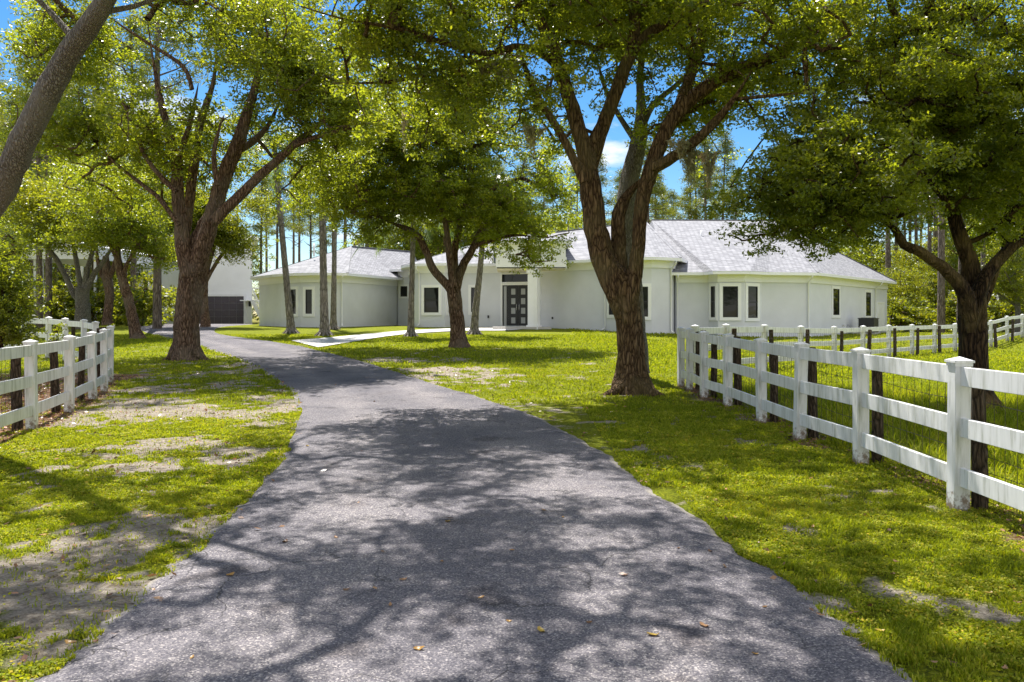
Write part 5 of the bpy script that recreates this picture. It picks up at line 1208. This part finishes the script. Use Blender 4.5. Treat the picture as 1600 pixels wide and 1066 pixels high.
def fence(pts, label, wside, wlabel, group, wire=True, rails_first=True):
    p0 = pts[0]; root = empty('rail_fence', (p0[0], p0[1], G(*p0)), label, 'fence', group); o0 = Vector(root.location)
    n = len(pts)
    for i, p in enumerate(pts):
        a = pts[max(i - 1, 0)]; b = pts[min(i + 1, n - 1)]; ang = math.atan2(b[1] - a[1], b[0] - a[0])
        o = link('post', POSTM, None, root); o.location = Vector((p[0], p[1], G(*p))) - o0; o.rotation_euler = (rf_.uniform(-.02, .02), rf_.uniform(-.02, .02), ang)
        bv = o.modifiers.new('bevel', 'BEVEL'); bv.width = .006; bv.segments = 2
        c = link('cap', CAPM, None, o)
        if i:
            q = pts[i - 1]; zq, zp = G(*q), G(*p); L = math.hypot(p[0] - q[0], p[1] - q[1])
            for k, rzv in enumerate(RZ):
                mb = MB(); s = Vector((q[0] - o0.x, q[1] - o0.y, zq - o0.z + rzv)); e = Vector((p[0] - o0.x, p[1] - o0.y, zp - o0.z + rzv + rf_.uniform(-.012, .012)))
                dd = (e - s).normalized() * (PW / 2 - .02); base_ = s.copy()
                mb.bar(s + dd - base_ + Vector((0, 0, rzv)), e - dd - base_ + Vector((0, 0, rzv)), .040, RHH)
                r_ = mb.build('rail', M['vinyl'], root, tuple(base_ - Vector((0, 0, rzv))), bevel=.004)
    if wire:
        wr = empty('wire_fence', tuple(o0), wlabel, 'fence', 'wire fences on wooden posts'); wp = []
        for i, p in enumerate(pts):
            a = pts[max(i - 1, 0)]; b = pts[min(i + 1, n - 1)]; L = math.hypot(b[0] - a[0], b[1] - a[1]); nx_, ny_ = (b[1] - a[1]) / L, -(b[0] - a[0]) / L
            q = (p[0] + wside * nx_ * .20 + (b[0] - a[0]) / L * .04, p[1] + wside * ny_ * .20 + (b[1] - a[1]) / L * .04); wp.append(q)
            o = link('post', WPM[rf_.randrange(3)], None, wr); o.location = Vector((q[0], q[1], G(*q))) - o0; o.rotation_euler = (rf_.uniform(-.03, .03), rf_.uniform(-.03, .03), rf_.uniform(0, 6)); s = rf_.uniform(.9, 1.12); o.scale = (s, s, rf_.uniform(.94, 1.04))
        mb = MB()
        for i in range(1, n):
            a, b = wp[i - 1], wp[i]; za, zb_ = G(*a), G(*b); L = math.hypot(b[0] - a[0], b[1] - a[1]); nv = max(2, int(L / .15)); off = wside * .068
            nx_, ny_ = (b[1] - a[1]) / L * off, -(b[0] - a[0]) / L * off
            sag = [rf_.uniform(.0, .035) for _ in range(8)]
            for k, hh in enumerate((.06, .18, .30, .43, .57, .72, .88, 1.04)):
                pp = []
                for t_ in np.linspace(0, 1, 7): pp.append((a[0] + (b[0] - a[0]) * t_ + nx_ - o0.x, a[1] + (b[1] - a[1]) * t_ + ny_ - o0.y, za + (zb_ - za) * t_ + hh - sag[k] * math.sin(math.pi * t_) - o0.z))
                mb.tube(pp, .003, 3)
            for j in range(nv):
                t_ = (j + .5) / nv; x, y = a[0] + (b[0] - a[0]) * t_ + nx_ - o0.x, a[1] + (b[1] - a[1]) * t_ + ny_ - o0.y; z = za + (zb_ - za) * t_ - o0.z
                mb.tube([(x, y, z + .05), (x + rf_.uniform(-.01, .01), y, z + .5), (x, y, z + 1.04)], .0026, 3)
        mb.build('wire_mesh', M['wire'], wr)
    return root
fence(LF, 'white three-rail fence curving along the left verge', -1, 'wire mesh fence on brown wooden posts behind the left white fence', 'white rail fences')
LBF = [LF[-1]] + [W2(150, 20.3), W2(131, 21.9), W2(103, 23.0), W2(75, 24.2), W2(38, 25.2), W2(-5, 26.2), W2(-50, 27)]
fence(LBF[1:], 'white rail fence farther back at the left, seen over the curving one', 1, 'wire mesh fence along the farther white fence at the left', 'white rail fences')
fence(RF, 'white three-rail fence running along the right side of the driveway', 1, 'wire mesh fence on wooden posts behind the right driveway fence', 'white rail fences')
PF = [W2(1086, 18.6), W2(1134, 20.4), W2(1194, 22.4), W2(1251, 24.5), W2(1304, 26.6), W2(1348, 28.7), W2(1389, 30.7), W2(1425, 32.6), W2(1460, 34.2), W2(1492, 35.6), W2(1521, 36.6), W2(1548, 37.6), W2(1574, 39.6), W2(1597, 42), W2(1622, 44.3), W2(1650, 46.5)]
fence(PF, 'white rail fence crossing the paddock in front of the right wing', 1, 'wire mesh fence on dark wooden posts along the fence crossing the paddock', 'white rail fences')
